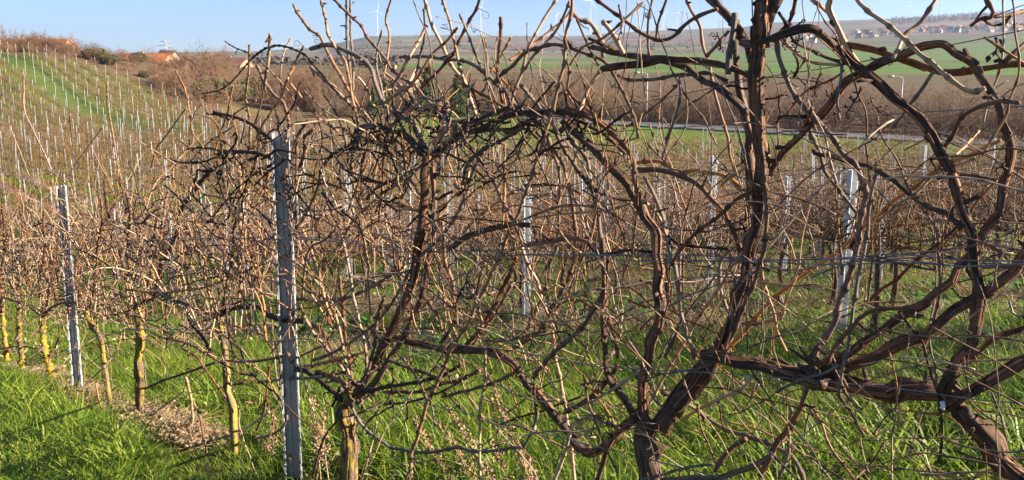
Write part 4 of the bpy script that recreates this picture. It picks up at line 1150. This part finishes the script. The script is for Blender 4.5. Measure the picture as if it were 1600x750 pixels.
n 4 3:30,474 10,466 -10,462
n 4 3:30,474 28,430 36,380 30,320
''', 've': '''
l 6 8 G trunk:3,488 6,520 9,545 10,568
n 4 3:3,488 -20,470 -45,468
n 5 4:4,488 0,440 8,390 4,320
'''}
for vn, txt in TR.items():
    for ln in txt.strip().splitlines():
        nm = None
        if ' trunk:' in ln: ln = ln.replace(' trunk:', ':'); nm = 'trunk'
        limb(vn, ln, nm)

# ---- the rest of the tangle, grown along the row
def nearest_vine(q):
    return min(VROOT, key=lambda k: (VROOT[k].location.x-q[0])**2+(VROOT[k].location.y-q[1])**2)
def cane_obj(vine, W, r0, r1, mat):
    root = VROOT[vine]; rr = np.linspace(r0, r1, len(W)); C = catmull(np.column_stack([W, rr]), .016); W, rr = C[:, :3], C[:, 3]
    W, rr, nd, ni = kinks(W, rr, rr.mean()*.8)
    mb = MB(); tube(mb, local(root, W), rr, 6, .05, hr, nd=nd); mb.obj('cane', M[mat], root)
    for i in ni[::4]: NODES.append((vine, W[i], rr[i], W[min(i+1, len(W)-1)]-W[max(i-1, 0)]))
def rowpt(X, zrel, off=0.):
    q = P(X, 400, PA); q = q[:2]+RN*off; return np.array([q[0], q[1], gz(q[0], q[1])+zrel])
RD3 = np.array([RD[0], RD[1], 0.]); RN3 = np.array([RN[0], RN[1], 0.])
mats = ['cane', 'cane', 'cane', 'brown', 'light', 'brown', 'gray']
def rand_s(x0, x1):
    # even along the row in metres, not in pixels
    a, b = rowpt(x0, 0), rowpt(x1, 0); t = hr.uniform(); return a[:2]*(1-t)+b[:2]*t
def fill(n, x0, x1, zlo, zhi, upright, Lr, rad, off=.16, mat=None):
    for _ in range(n):
        q = rand_s(x0, x1); o = hr.normal(0, off*.6)
        z0 = hr.uniform(zlo, zhi); q3 = np.array([q[0]+RN[0]*o, q[1]+RN[1]*o, gz(*q)+z0])
        if hr.uniform() < upright: d = RD3*hr.normal(0, .35)+RN3*hr.normal(0, .18)+np.array([0, 0, 1.])
        else: d = RD3*hr.choice([-1, 1])+RN3*hr.normal(0, .2)+np.array([0, 0, hr.normal(.1, .45)])
        L = hr.uniform(*Lr); W = grow(q3, d, L, .05, .13, hr, .01, .07)
        r = hr.uniform(*rad); cane_obj(nearest_vine(q3), W, r, r*.55, mat or mats[hr.integers(0, len(mats))])
# left part of the row: dense thicket on the wires
fill(380, 452, -70, .7, 1.3, .68, (.5, 1.25), (.0035, .0065))
fill(320, 452, -70, .85, 1.8, .22, (.3, .9), (.003, .0055))
fill(70, 452, -70, 1.3, 1.75, .85, (.5, 1.0), (.0025, .004))
fill(60, 452, -60, .45, .85, .3, (.3, .8), (.003, .005))
fill(120, 460, -60, 1.25, 1.75, .35, (.25, .7), (.004, .009), mat='dark')
# between the nearest post and the centre, then the open right part
fill(110, 460, 720, .8, 1.7, .55, (.4, 1.1), (.0025, .005))
fill(45, 460, 720, 1.55, 1.9, .3, (.2, .5), (.003, .008), .12, 'dark')
fill(170, 720, 1050, .7, 1.8, .45, (.3, .9), (.002, .004))
fill(16, 720, 1000, 1.65, 1.85, .3, (.15, .4), (.003, .006), .1, 'dark')
fill(160, 1050, 1640, .75, 1.75, .4, (.25, .75), (.0014, .003))
fill(36, 720, 1640, .3, .8, .2, (.2, .5), (.0014, .003))
def fillpx(n, x0, x1, y0, y1, Lr, rad, mat=None, off=.1, kind=0):
    for _ in range(n):
        q3 = P(hr.uniform(x0, x1), hr.uniform(y0, y1), PA+hr.normal(0, off)); d = RD3*hr.normal(0, .8)+RN3*hr.normal(0, .3)+np.array([0, 0, hr.normal(.15, .6)])
        W = grow(q3, d, hr.uniform(*Lr), .022, .2, hr, 0, .05); r = hr.uniform(*rad)
        cane_obj(nearest_vine(q3), W, r, r*.6, mat or mats[hr.integers(0, len(mats))])
fillpx(46, 540, 705, 165, 245, (.08, .28), (.0035, .008), 'dark')
fillpx(50, 540, 720, 150, 240, (.1, .3), (.003, .007))
fillpx(44, 700, 930, 160, 215, (.07, .22), (.003, .006), 'dark')
fillpx(50, 340, 460, 190, 330, (.15, .4), (.004, .009), 'dark')
fillpx(26, 500, 640, 555, 640, (.08, .3), (.004, .008), 'dark', .08)
fillpx(14, 1150, 1260, 40, 200, (.05, .16), (.002, .005), 'dark', .06)
fillpx(12, 1240, 1320, 560, 620, (.06, .16), (.003, .006), 'dark', .05)
# spurs, buds and curled tendrils
SPUR = {k: MB() for k in VROOT}; TEND = {k: MB() for k in VROOT}; STEM = {k: MB() for k in VROOT}
for vine, p, r, T in NODES:
    root = np.array(VROOT[vine].location); T = T/(np.linalg.norm(T)+1e-9); u = hr.uniform()
    s = np.cross(T, hr.normal(0, 1, 3)); s /= np.linalg.norm(s)
    if u < .42:
        e = s*r*hr.uniform(1.6, 2.6)+T*r; tube(SPUR[vine], [p-root, p+e*.6-root, p+e-root], [r*.75, r*.5, r*.12], 5, rg=hr)
    elif u < .56:
        L = hr.uniform(.02, .07); W = grow(p, s+T*.4, L, .012, .2, hr); tube(SPUR[vine], W-root, np.linspace(r*.6, r*.35, len(W)), 5, rg=hr)
    elif u < .70:
        W = grow(p, s, hr.uniform(.03, .09), .012, .12, hr); d = W[-1]-W[-2]; d /= np.linalg.norm(d)
        n1 = np.cross(d, hr.normal(0, 1, 3)); n1 /= np.linalg.norm(n1); k = hr.integers(8, 26); R0 = hr.uniform(.006, .018); th = np.arange(k)*.5
        C = W[-1]+n1*R0*(1-np.exp(-th*.3))[:, None]*0+ (n1*R0)[None]*(1-np.cos(th))[:, None]*np.exp(-th*.04)[:, None]+(d*R0)[None]*np.sin(th)[:, None]*np.exp(-th*.04)[:, None]+np.cross(n1, d)[None]*(th*R0*.12)[:, None]
        pts = np.vstack([W, C[1:]]); tube(TEND[vine], pts-root, np.linspace(.0014, .0008, len(pts)), 4, cap=False, rg=hr)
# dead spurs and pruning stubs on the old wood
for vine, A in ANCH.items():
    root = np.array(VROOT[vine].location)
    for p, r in A:
        if hr.uniform() < .28:
            s = hr.normal(0, 1, 3); s[2] = abs(s[2])*.7; s /= np.linalg.norm(s); L = hr.uniform(.012, .05)
            W = np.array([p+s*r*.6, p+s*(r+L*.5)+hr.normal(0, .004, 3), p+s*(r+L)]); q = hr.uniform(.003, .0075)
            tube(SPUR[vine], W-root, [q*1.25, q, q*hr.uniform(.5, 1.05)], 7, .25, hr)
        if r > .008 and hr.uniform() < .22:
            s = hr.normal(0, 1, 3); s /= np.linalg.norm(s); q = r*hr.uniform(.35, .75); t_ = np.array([p+s*r*.55, p+s*(r*.8+q*.4), p+s*(r+q*.75)])
            tube(SPUR[vine], t_-root, [q*1.15, q, q*.35], 8, .3, hr)
# dried bunch stems
for k, (X, Y, vn) in enumerate([(1255, 30, 'v3'), (1285, 115, 'v3'), (1290, 140, 'v3'), (1250, 55, 'v3'), (848, 118, 'v2'), (760, 150, 'v2'), (770, 195, 'v2'), (1345, 135, 'v4'), (1360, 150, 'v4'), (512, 135, 'v2'), (740, 205, 'v2'), (830, 210, 'v2'), (600, 195, 'v2'), (545, 200, 'v2'), (500, 205, 'v2'), (1120, 50, 'v3'), (895, 436, 'v2'), (1160, 222, 'v3'), (975, 240, 'v3')]):
    root = np.array(VROOT[vn].location); p = P(X, Y, PA+hr.normal(0, .05))
    ax = grow(p, (hr.normal(0, .5), hr.normal(0, .5), -1), hr.uniform(.06, .11), .012, .2, hr); tube(STEM[vn], ax-root, .0022, 5, rg=hr)
    for i in range(1, len(ax)):
        for _ in range(2):
            g = grow(ax[i], hr.normal(0, 1, 3), hr.uniform(.012, .03), .008, .25, hr); tube(STEM[vn], g-root, .0013, 4, rg=hr); tube(STEM[vn], [g[-1]-root, g[-1]+np.array([0, 0, .004])-root], .0028, 5, rg=hr)
for k in VROOT:
    for nm, D, mt in (('spurs', SPUR, 'bark'), ('tendrils', TEND, 'dark'), ('bunch_stems', STEM, 'dark'), ('peeling_bark', BARK, 'strip')):
        if D[k].n: tag(D[k].obj(nm, M[mt], VROOT[k]), kind='stuff')
# gnarled pruning head of the yellow flecked stump and of the ragged stump
for vn, spots in (('v2', [(548, 610), (562, 616), (572, 608), (556, 600), (585, 618), (540, 605), (565, 628)]), ('v3', [(1010, 690), (1022, 705), (1012, 715), (1026, 690)]), ('v4', [(1490, 630), (1505, 640), (1482, 622), (1275, 590), (1285, 598)])):
    for X, Y in spots:
        q = P(X, Y, PA-.02); W = grow(q, hr.normal(0, 1, 3)+np.array([0, 0, .5]), hr.uniform(.04, .09), .012, .25, hr)
        mb = MB(); tube(mb, local(VROOT[vn], W), np.linspace(.016, .007, len(W)), 9, .3, hr, lump=.15); mb.obj('spur_knot', M['bark'], VROOT[vn])

# ---- the two near posts
def big_post(X0, Y0, X1, Y1, wpx, label, pale):
    a = P(X1, Y1); g = gz(a[0], a[1]); top = P(X0, Y0); base = np.array([a[0], a[1], g])
    ax = Vector(top-base); h = ax.length
    o = thing('vineyard_post', tuple(base), label, 'post', 'big steel posts of the front row')
    o.rotation_euler = ax.to_track_quat('Z', 'Y').to_euler(); o.rotation_mode = 'XYZ'
    d = wpx/F*a[1]; th = .0025
    q = ax.to_track_quat('Z', 'Y'); M3 = q.to_matrix().transposed()
    rd = (M3@Vector((-RD[0], -RD[1], 0))); yaw = math.atan2(rd.y, rd.x)
    inner = lambda nm, mb, kind=None: (lambda ob: setattr(ob, 'rotation_euler', (0, 0, yaw+pale)) or ob)(mb.obj(nm, M['steel'], o, False))
    wd = d; dp = d*.55
    m = MB(); z0, z1 = -.3, h
    prof = [(-wd/2-.008, -dp), (-wd/2, -dp), (-wd/2, 0), (-wd*.12, 0), (-wd*.08, .006), (wd*.08, .006), (wd*.12, 0), (wd/2, 0), (wd/2, -dp), (wd/2+.008, -dp)]
    pr = np.array(prof); n = len(pr); tn = np.gradient(pr, axis=0); nrm = np.stack([-tn[:, 1], tn[:, 0]], -1); nrm /= np.linalg.norm(nrm, axis=1)[:, None]
    loop = np.vstack([pr, (pr+nrm*th)[::-1]]); k = len(loop)
    V = np.vstack([np.column_stack([loop, np.full(k, z)]) for z in (z0, z1)])
    qd = [[i, (i+1) % k, k+(i+1) % k, k+i] for i in range(k)]
    cap = [[k+i, k+i+1, k+k-2-i, k+k-1-i] for i in range(n-1)]
    m.add(V, qd+cap); inner('post_rail', m)
    hk = MB(); hk.add([(-.004, 0, 0), (-.005, -.012, .006), (-.005, -.014, .026), (-.005, 0, .030), (.0, 0, 0), (.0, -.012, .006), (.0, -.014, .026), (.0, 0, .030)], [[0,1,2,3],[4,7,6,5],[0,4,5,1],[1,5,6,2],[2,6,7,3],[3,7,4,0]])
    hm = hk.mesh('hook', M['steel'], False)
    sm = MB(); box(sm, (0, -.003, 0), (.009, .006, .022)); slot = sm.mesh('punched_tab', M['steel'], False)
    z = .12
    holder = o
    ca, sa = math.cos(yaw+pale), math.sin(yaw+pale)
    def place(me, nm, lx, ly, lz):
        ob = link(nm, me, o); ob.location = (lx*ca-ly*sa, lx*sa+ly*ca, lz); ob.rotation_euler = (0, 0, yaw+pale)
    while z < h-.05:
        for sg in (-1, 1): place(hm, 'hook', sg*(wd/2+.0085)+(.004 if sg < 0 else 0), -dp, z)
        if hr.uniform() < .7: place(slot, 'punched_tab', wd*.26, -th*.2-.0012, z+.02)
        z += .115
big_post(440, 207, 463, 790, 23, 'nearest big galvanised steel post with hooks left of centre', .82)
big_post(97, 290, 127, 645, 12, 'slimmer galvanised steel post with serrated edges at the far left', .9)

# ---- wires of the front row
def wire(px, label, r=.0016, off=0., cat='wire', mat='wire', strands=1, grp=None):
    pts = np.array([P(a, b, PA+off) for a, b in px]); C = catmull(pts, .05)
    o = thing('trellis_wire', tuple(C[0]), label, cat, grp)
    L = np.linspace(0, 1, len(C)); 
    for s in range(strands):
        ph = s*6.283/max(1, strands); tw = np.linalg.norm(np.diff(C, axis=0), axis=1).sum()*9
        D = C+ (0 if strands == 1 else .006*(np.cos(L*tw+ph)[:, None]*np.array([0, 0, 1.])+np.sin(L*tw*.7+ph)[:, None]*RN3)+np.array([0, 0, .007*(s-1)]))
        m = MB(); tube(m, D-C[0], r, 6, cap=False); m.obj('strand', M[mat], o)
EXT = [(300, 250), (100, 303), (-60, 335)]
wire([(1680, 22), (1600, 47), (1322, 101), (1180, 124), (927, 175), (700, 214), (445, 228)]+EXT, 'uppermost trellis wire running down leftward from the top right corner')
wire([(1680, 164), (1600, 166), (1400, 178), (1291, 185), (1000, 203), (800, 218), (447, 245), (100, 315), (-60, 345)], 'second trellis wire crossing the right vine below the street lamps')
wire([(1680, 408), (1600, 411), (1500, 413), (1400, 404), (1250, 408), (1000, 402), (800, 395), (600, 390), (452, 372), (105, 380), (-60, 385)], 'bundle of blue grey twisted wires across the middle of the right vine', .0018, -.05, strands=3)
wire([(1680, 632), (1540, 626), (1400, 607), (1170, 586), (960, 575), (860, 565), (680, 555), (455, 520), (115, 500), (-60, 480)], 'low thin trellis wire passing over the thick lying trunk', .0016, -.06)
wire([(560, 598), (600, 614), (676, 633), (800, 664), (876, 684), (932, 698), (1000, 714), (1109, 742), (1180, 760)], 'grey green slack wire sagging across the grass at the bottom centre', .0022, -.04)
wire([(1577, 470), (1582, 488), (1592, 495), (1606, 490), (1612, 476), (1604, 462), (1590, 466)], 'loose grey loop of wire at the right photo edge', .0022, -.1)
# plastic clip on the dark cane, blue scrap in the grass
q = P(1472, 634, PA-.04); mb = MB(); tube(mb, catmull([(0, 0, -.012), (.004, 0, 0), (0, .002, .014)], .004), [.007, .0085, .0095, .0085, .008, .006][:len(catmull([(0, 0, -.012), (.004, 0, 0), (0, .002, .014)], .004))] if len(catmull([(0, 0, -.012), (.004, 0, 0), (0, .002, .014)], .004)) <= 6 else .0085, 10, .2, hr)
o = mb.obj('cane_clip', M['white']); o.location = q; o.scale = (.7, .7, .75); tag(o, 'small white plastic clip round the thin dark cane at the thick lying trunk', 'clip')
q = ray(1535, 533); tt = [s for s in np.linspace(4, 14, 400) if (q*s)[2] < gz((q*s)[0], (q*s)[1])+.02][0]; q = q*tt
mb = MB(); n = 14; gx, gy = np.meshgrid(np.linspace(-.11, .11, n), np.linspace(-.07, .07, n)); zz = .03+.03*np.sin(gx*40+gy*17)+.02*np.cos(gy*60-gx*20)
V = np.stack([gx, gy, zz], -1).reshape(-1, 3); i, j = np.meshgrid(np.arange(n-1), np.arange(n-1), indexing='ij'); a = (i*n+j).ravel(); Q = np.stack([a, a+1, a+n+1, a+n], -1)
mb.add(np.vstack([V, V-np.array([0, 0, .002])]), np.vstack([Q, Q[:, ::-1]+n*n])); o = mb.obj('plastic_scrap', M['blue']); o.location = (q[0], q[1], gz(q[0], q[1])+.06); o.rotation_euler = (.5, .2, .6)
tag(o, 'crumpled bright blue plastic scrap lying in the grass at the right', 'plastic')
# ------------------------------------------------------------------ grass, weeds, straw
gr = np.random.default_rng(9)
def tuft(seed, n, h, wd, mat, spread=.09, lean=.5, broad=False):
    rg = np.random.default_rng(seed); m = MB()
    for k in range(n):
        a = rg.uniform(0, 6.283); r = spread*math.sqrt(rg.uniform()); b = np.array([r*math.cos(a), r*math.sin(a), -.02])
        L = h*rg.uniform(.5, 1.15); az = rg.uniform(0, 6.283); ln = rg.uniform(.1, lean)*L; d = np.array([math.cos(az), math.sin(az), 0]); s = np.array([-math.sin(az), math.cos(az), 0])
        t = np.array([0, .35, .7, 1.]); c = b+d*(ln*t**2)[:, None]*1.3+np.array([0, 0, 1])*(L*(t-.28*t**3*rg.uniform(.2, 1.6)))[:, None]
        ww = wd*rg.uniform(.6, 1.2)*np.array([.8, 1, .75, .08])
        v = np.stack([c-s*ww[:, None]/2, c+s*ww[:, None]/2], 1).reshape(-1, 3)
        col = rg.uniform(.1, .9); bk = np.column_stack([np.full(8, col), np.zeros(8), np.repeat(t, 2)])
        m.add(v, [[0, 1, 3, 2], [2, 3, 5, 4], [4, 5, 7, 6]], None, bk)
    return m.mesh('grass_tuft', mat)
def rosette(seed, n, sz, mat):
    rg = np.random.default_rng(seed); m = MB()
    for k in range(n):
        az = rg.uniform(0, 6.283); d = np.array([math.cos(az), math.sin(az), 0]); s = np.array([-math.sin(az), math.cos(az), 0]); L = sz*rg.uniform(.5, 1.2); up = rg.uniform(.3, 1.3)
        t = np.array([0, .25, .55, .85, 1.]); c = d*(L*t)[:, None]+np.array([0, 0, 1])*(L*up*(t-.5*t**2))[:, None]; ww = L*.42*np.array([.12, .7, 1, .6, .05])
        v = np.stack([c-s*ww[:, None]/2, c+s*ww[:, None]/2], 1).reshape(-1, 3)
        m.add(v, [[2*i, 2*i+1, 2*i+3, 2*i+2] for i in range(4)], None, np.column_stack([np.full(10, rg.uniform(.1, .9)), np.zeros(10), np.repeat(t, 2)]))
    return m.mesh('weed', mat)
GT = [tuft(300+k, 32, .12+.025*(k % 4), .0075, M['grass'], .11, 1.1) for k in range(8)]
GTL = [tuft(320+k, 22, .24, .0105, M['grass'], .09, 1.0) for k in range(5)]
GF = [tuft(340+k, 26, .18, .016, M['grass'], .22, .8) for k in range(5)]
DT = [tuft(360+k, 30, .22, .004, M['drygrass'], .12, 1.3) for k in range(5)]
WD = [rosette(380+k, 12, .11, M['weed']) for k in range(4)]
def wedge(n, y0, y1, power=1.0, lim=.86):
    y = np.sqrt(gr.uniform(y0*y0, y1*y1, n)); x = gr.uniform(-1, 1, n)*(lim*y+.6); return x, y
def field_noise(x, y, f, s):
    return .5+.25*(np.sin(x*f+s)+np.sin(y*f*1.3+s*2)+np.sin((x+y)*f*.7+s*3)+np.sin((x-y)*f*.9+1.7*s))/1.6
def pts_of(x, y, dz=0.): return np.column_stack([x, y, terrain(x, y)+dz])
def rowdist(p): q = np.abs(((p-ROW0+ROWS/2) % ROWS)-ROWS/2); return np.where(p > 6.8, q, 9)
# near grass
x, y = wedge(26000, 1.0, 7.5); p = x*RN[0]+y*RN[1]; s = x*RD[0]+y*RD[1]
soil = (np.abs(p-PA+.04+.08*np.sin(s*3)) < .16+.05*np.sin(s*5)) & (s > 5.0) & (gr.uniform(size=len(x)) < .95)
k = ~soil & (gr.uniform(size=len(x)) < np.clip(-.1+1.15*field_noise(x, y, 2.1, .5), .08, 1)); x, y, p = x[k], y[k], p[k]
sc = np.where((p > 1.55) & (p < PA+.2) & (x > -3.2), .5, np.where(p < PA-.1, 1.05, .9))*(.7+.6*field_noise(x, y, 1.6, 2.))*gr.uniform(.8, 1.2, len(x))
tl = gr.normal(0, .14, (len(x), 2))
scatter('grass', pts_of(x, y), GT, scl=sc, tilt=tl)
x, y = wedge(9000, 2.0, 7.5); p = x*RN[0]+y*RN[1]; k = (p < PA-.25) | (gr.uniform(size=len(x)) < .25); k &= ~((np.abs(p-PA) < .35) & (x < 0)) & ~((p > 1.2) & (p < PA+.2) & (x > -2.4)); x, y = x[k], y[k]
scatter('long_grass', pts_of(x, y), GTL, scl=gr.uniform(.7, 1.3, len(x)), tilt=gr.normal(0, .2, (len(x), 2)))
x, y = wedge(34000, 7.5, 17); p = x*RN[0]+y*RN[1]; rd = rowdist(p)
k = ((rd > .32+.2*gr.normal(size=len(x))) | (gr.uniform(size=len(x)) < .2)) & (gr.uniform(size=len(x)) < np.clip(-.15+1.15*field_noise(x, y, 1.7, .9), .06, 1)); x, y = x[k], y[k]
scatter('lane_grass', pts_of(x, y), GT, scl=(.45+.75*field_noise(x, y, 1.3, 1.))*gr.uniform(.7, 1.2, len(x)), tilt=gr.normal(0, .14, (len(x), 2)))
x, y = wedge(30000, 17, 50); p = x*RN[0]+y*RN[1]; rd = rowdist(p); k = (rd > .38) & (y < edge(x)); x, y = x[k], y[k]
scatter('row_grass', pts_of(x, y), GF, scl=gr.uniform(.7, 1.3, len(x)))
# straw along the rows and bleached patches
x, y = wedge(10000, 3.5, 17); p = x*RN[0]+y*RN[1]; rd = rowdist(p); k = (rd < .34) | ((p > 5.9) & (p < 7.2) & (field_noise(x, y, 1.1, 2.) > .68)) | ((field_noise(x, y, 1.9, 4.) > .74) & (p > 3.2) & (gr.uniform(size=len(x)) < .5)); x, y = x[k], y[k]
scatter('dry_grass', pts_of(x, y), DT, scl=gr.uniform(.7, 1.5, len(x)), tilt=gr.normal(0, .3, (len(x), 2)))
x, y = wedge(9000, 5.2, 15); p = x*RN[0]+y*RN[1]; k = (field_noise(x, y, 1.4, 7.) > .52) & (rowdist(p) > .25) & (p > 5.2); x, y = x[k], y[k]
scatter('broadleaf_weeds', pts_of(x, y, .03), WD, scl=gr.uniform(.7, 1.6, len(x)))
# straw litter on the bare soil under the near vines
LT = []
for k in range(4):
    m = MB(); rg = np.random.default_rng(400+k)
    for _ in range(14): g = grow(rg.uniform(-.12, .12, 3)*np.array([1, 1, .1])+np.array([0, 0, .015]), rg.normal(0, 1, 3)*np.array([1, 1, .12]), rg.uniform(.05, .16), .04, .12, rg); tube(m, g, .0016, 3, cap=False, rg=rg)
    LT.append(m.mesh('litter', M['straw']))
CL = []
for k in range(4):
    m = MB(); rg = np.random.default_rng(410+k)
    for _ in range(9):
        c = rg.uniform(-.1, .1, 3)*np.array([1, 1, 0]); r = rg.uniform(.008, .03); d = np.array([[1,0,0],[-1,0,0],[0,1,0],[0,-1,0],[0,0,1],[0,0,-1]])*r*rg.uniform(.5, 1.1, (6, 1)); m.add(c+d, None, [[0,2,4],[2,1,4],[1,3,4],[3,0,4],[2,0,5],[1,2,5],[3,1,5],[0,3,5]])
    CL.append(m.mesh('clod', plain('soil_clod', (.34, .235, .15), .95, 0, .4, 20)))
def along(n, s0, s1, w_): s = gr.uniform(s0, s1, n); p = PA+gr.normal(0, w_, n); return p*RN[0]+s*RD[0], p*RN[1]+s*RD[1]
x, y = along(420, 4.9, 9.5, .06); scatter('straw_litter', pts_of(x, y, .05), LT, scl=gr.uniform(.6, 1.2, len(x)))
x, y = along(600, 4.9, 9.5, .07); scatter('soil_clods', pts_of(x, y, .06), CL, scl=gr.uniform(.5, 1.2, len(x)))
# cut canes and dead leaves left lying
CC = []
for k in range(5):
    m = MB(); rg = np.random.default_rng(430+k)
    for _ in range(5):
        g = grow(rg.uniform(-.2, .2, 3)*np.array([1, 1, .1])+np.array([0, 0, .05]), rg.normal(0, 1, 3)*np.array([1, 1, .25]), rg.uniform(.12, .5), .06, .12, rg); tube(m, g, rg.uniform(.003, .006), 5, rg=rg)
    CC.append(m.mesh('cut_canes', M['bgcane']))
x, y = wedge(2600, 5.5, 18); p = x*RN[0]+y*RN[1]; k = (rowdist(p) < .55) | (gr.uniform(size=len(x)) < .12); x, y = x[k], y[k]
scatter('cut_cane_litter', pts_of(x, y, .02), CC, scl=gr.uniform(.7, 1.3, len(x)), tilt=gr.normal(0, .15, (len(x), 2)))
DL = [rosette(440+k, 3, .07, M['drygrass']) for k in range(3)]
x, y = wedge(3000, 2.5, 14); p = x*RN[0]+y*RN[1]; k = field_noise(x, y, 1.2, 3.) > .42; x, y = x[k], y[k]
scatter('dead_leaves', pts_of(x, y, .09), DL, scl=gr.uniform(.5, 1.1, len(x)), tilt=gr.normal(0, .6, (len(x), 2)))
# dry seed stalks of dock
def dock(X, Y, X1, Y1, label, p=2.2, dens=1.0):
    a = P(X1, Y1, p); top = P(X, Y, p); g = gz(a[0], a[1]); dirv = (top-a); base = a+dirv*((g-a[2])/dirv[2]) if dirv[2] > .05 else np.array([a[0], a[1], g])
    base[2] = gz(base[0], base[1])-.03
    o = thing('dry_dock_plant', tuple(base), label, 'dried plant', 'dried seed stalks in the grass'); rg = np.random.default_rng(int(X*7+Y))
    W = catmull([base-base, (top-base)*.5+rg.normal(0, .02, 3), top-base], .02); m = MB(); tube(m, W, np.linspace(.0042, .0015, len(W)), 6, rg=rg); m.obj('stem', M['straw'], o)
    m = MB(); n = len(W)
    for i in range(int(n*.42), n):
        f = (i-n*.42)/(n*.58)
        for _ in range(int(9*dens)):
            c = W[i]+rg.normal(0, .009+.013*(1-f)*(1 if rg.uniform() < .8 else 2), 3); s = rg.uniform(.006, .0125); d = rg.normal(0, 1, (4, 3)); d /= np.linalg.norm(d, axis=1)[:, None]
            m.add(c+d*s, None, [[0,1,2],[0,2,3],[0,3,1],[1,3,2]])
    tag(m.obj('seed_heads', M['drystalk'], o, False), kind='stuff')
    for k in range(3):
        j = int(n*rg.uniform(.3, .6)); g2 = grow(W[j], (top-base)/np.linalg.norm(top-base)+rg.normal(0, .3, 3), rg.uniform(.06, .16), .02, .08, rg); m = MB(); tube(m, g2, .0014, 5, rg=rg); m.obj('side_stem', M['straw'], o)
M['drystalk'] = plain('dock_seed', (.34, .21, .135), .9, 0, .35, 60)
for a in [(647, 656, 712, 752, 'dried dock stalk leaning left, leftmost of the seed stalks at the bottom centre'), (700, 636, 745, 720, 'thick dried dock stalk tallest in the bottom centre group'),
          (685, 662, 735, 752, 'dried dock stalk in the middle of the bottom centre group'), (768, 605, 800, 680, 'dried dock stalk right of the thin upright cane at bottom centre'),
          (766, 690, 790, 755, 'short dried dock stalk at the bottom right of the thin upright cane'), (806, 690, 830, 755, 'dried pale stalk left of the leaning limb at the bottom'),
          (428, 645, 425, 752, 'bushy dried dock seed head left of the nearest post'), (416, 695, 440, 752, 'low drooping dried dock seed head at the nearest post'),
          (488, 620, 502, 752, 'thin dried dock stalk just right of the nearest post'), (505, 640, 515, 752, 'second thin dried stalk between the nearest post and yellow flecked stump'),
          (498, 668, 492, 755, 'short dried tangle stalk at the foot of the nearest post')]: dock(*a)
# ------------------------------------------------------------------ air
hb = MB(); box(hb, (0, 4500, 140), (13000, 10500, 520))
hm = bpy.data.materials.new('haze'); hm.use_nodes = True; t = hm.node_tree; t.nodes.clear(); o = t.nodes.new('ShaderNodeOutputMaterial'); v = t.nodes.new('ShaderNodeVolumePrincipled')
v.inputs['Color'].default_value = (.55, .7, 1, 1); v.inputs['Density'].default_value = .00011; v.inputs['Anisotropy'].default_value = .2; t.links.new(v.outputs[0], o.inputs['Volume'])
HZ = hb.obj('haze', hm); tag(HZ, kind='stuff')
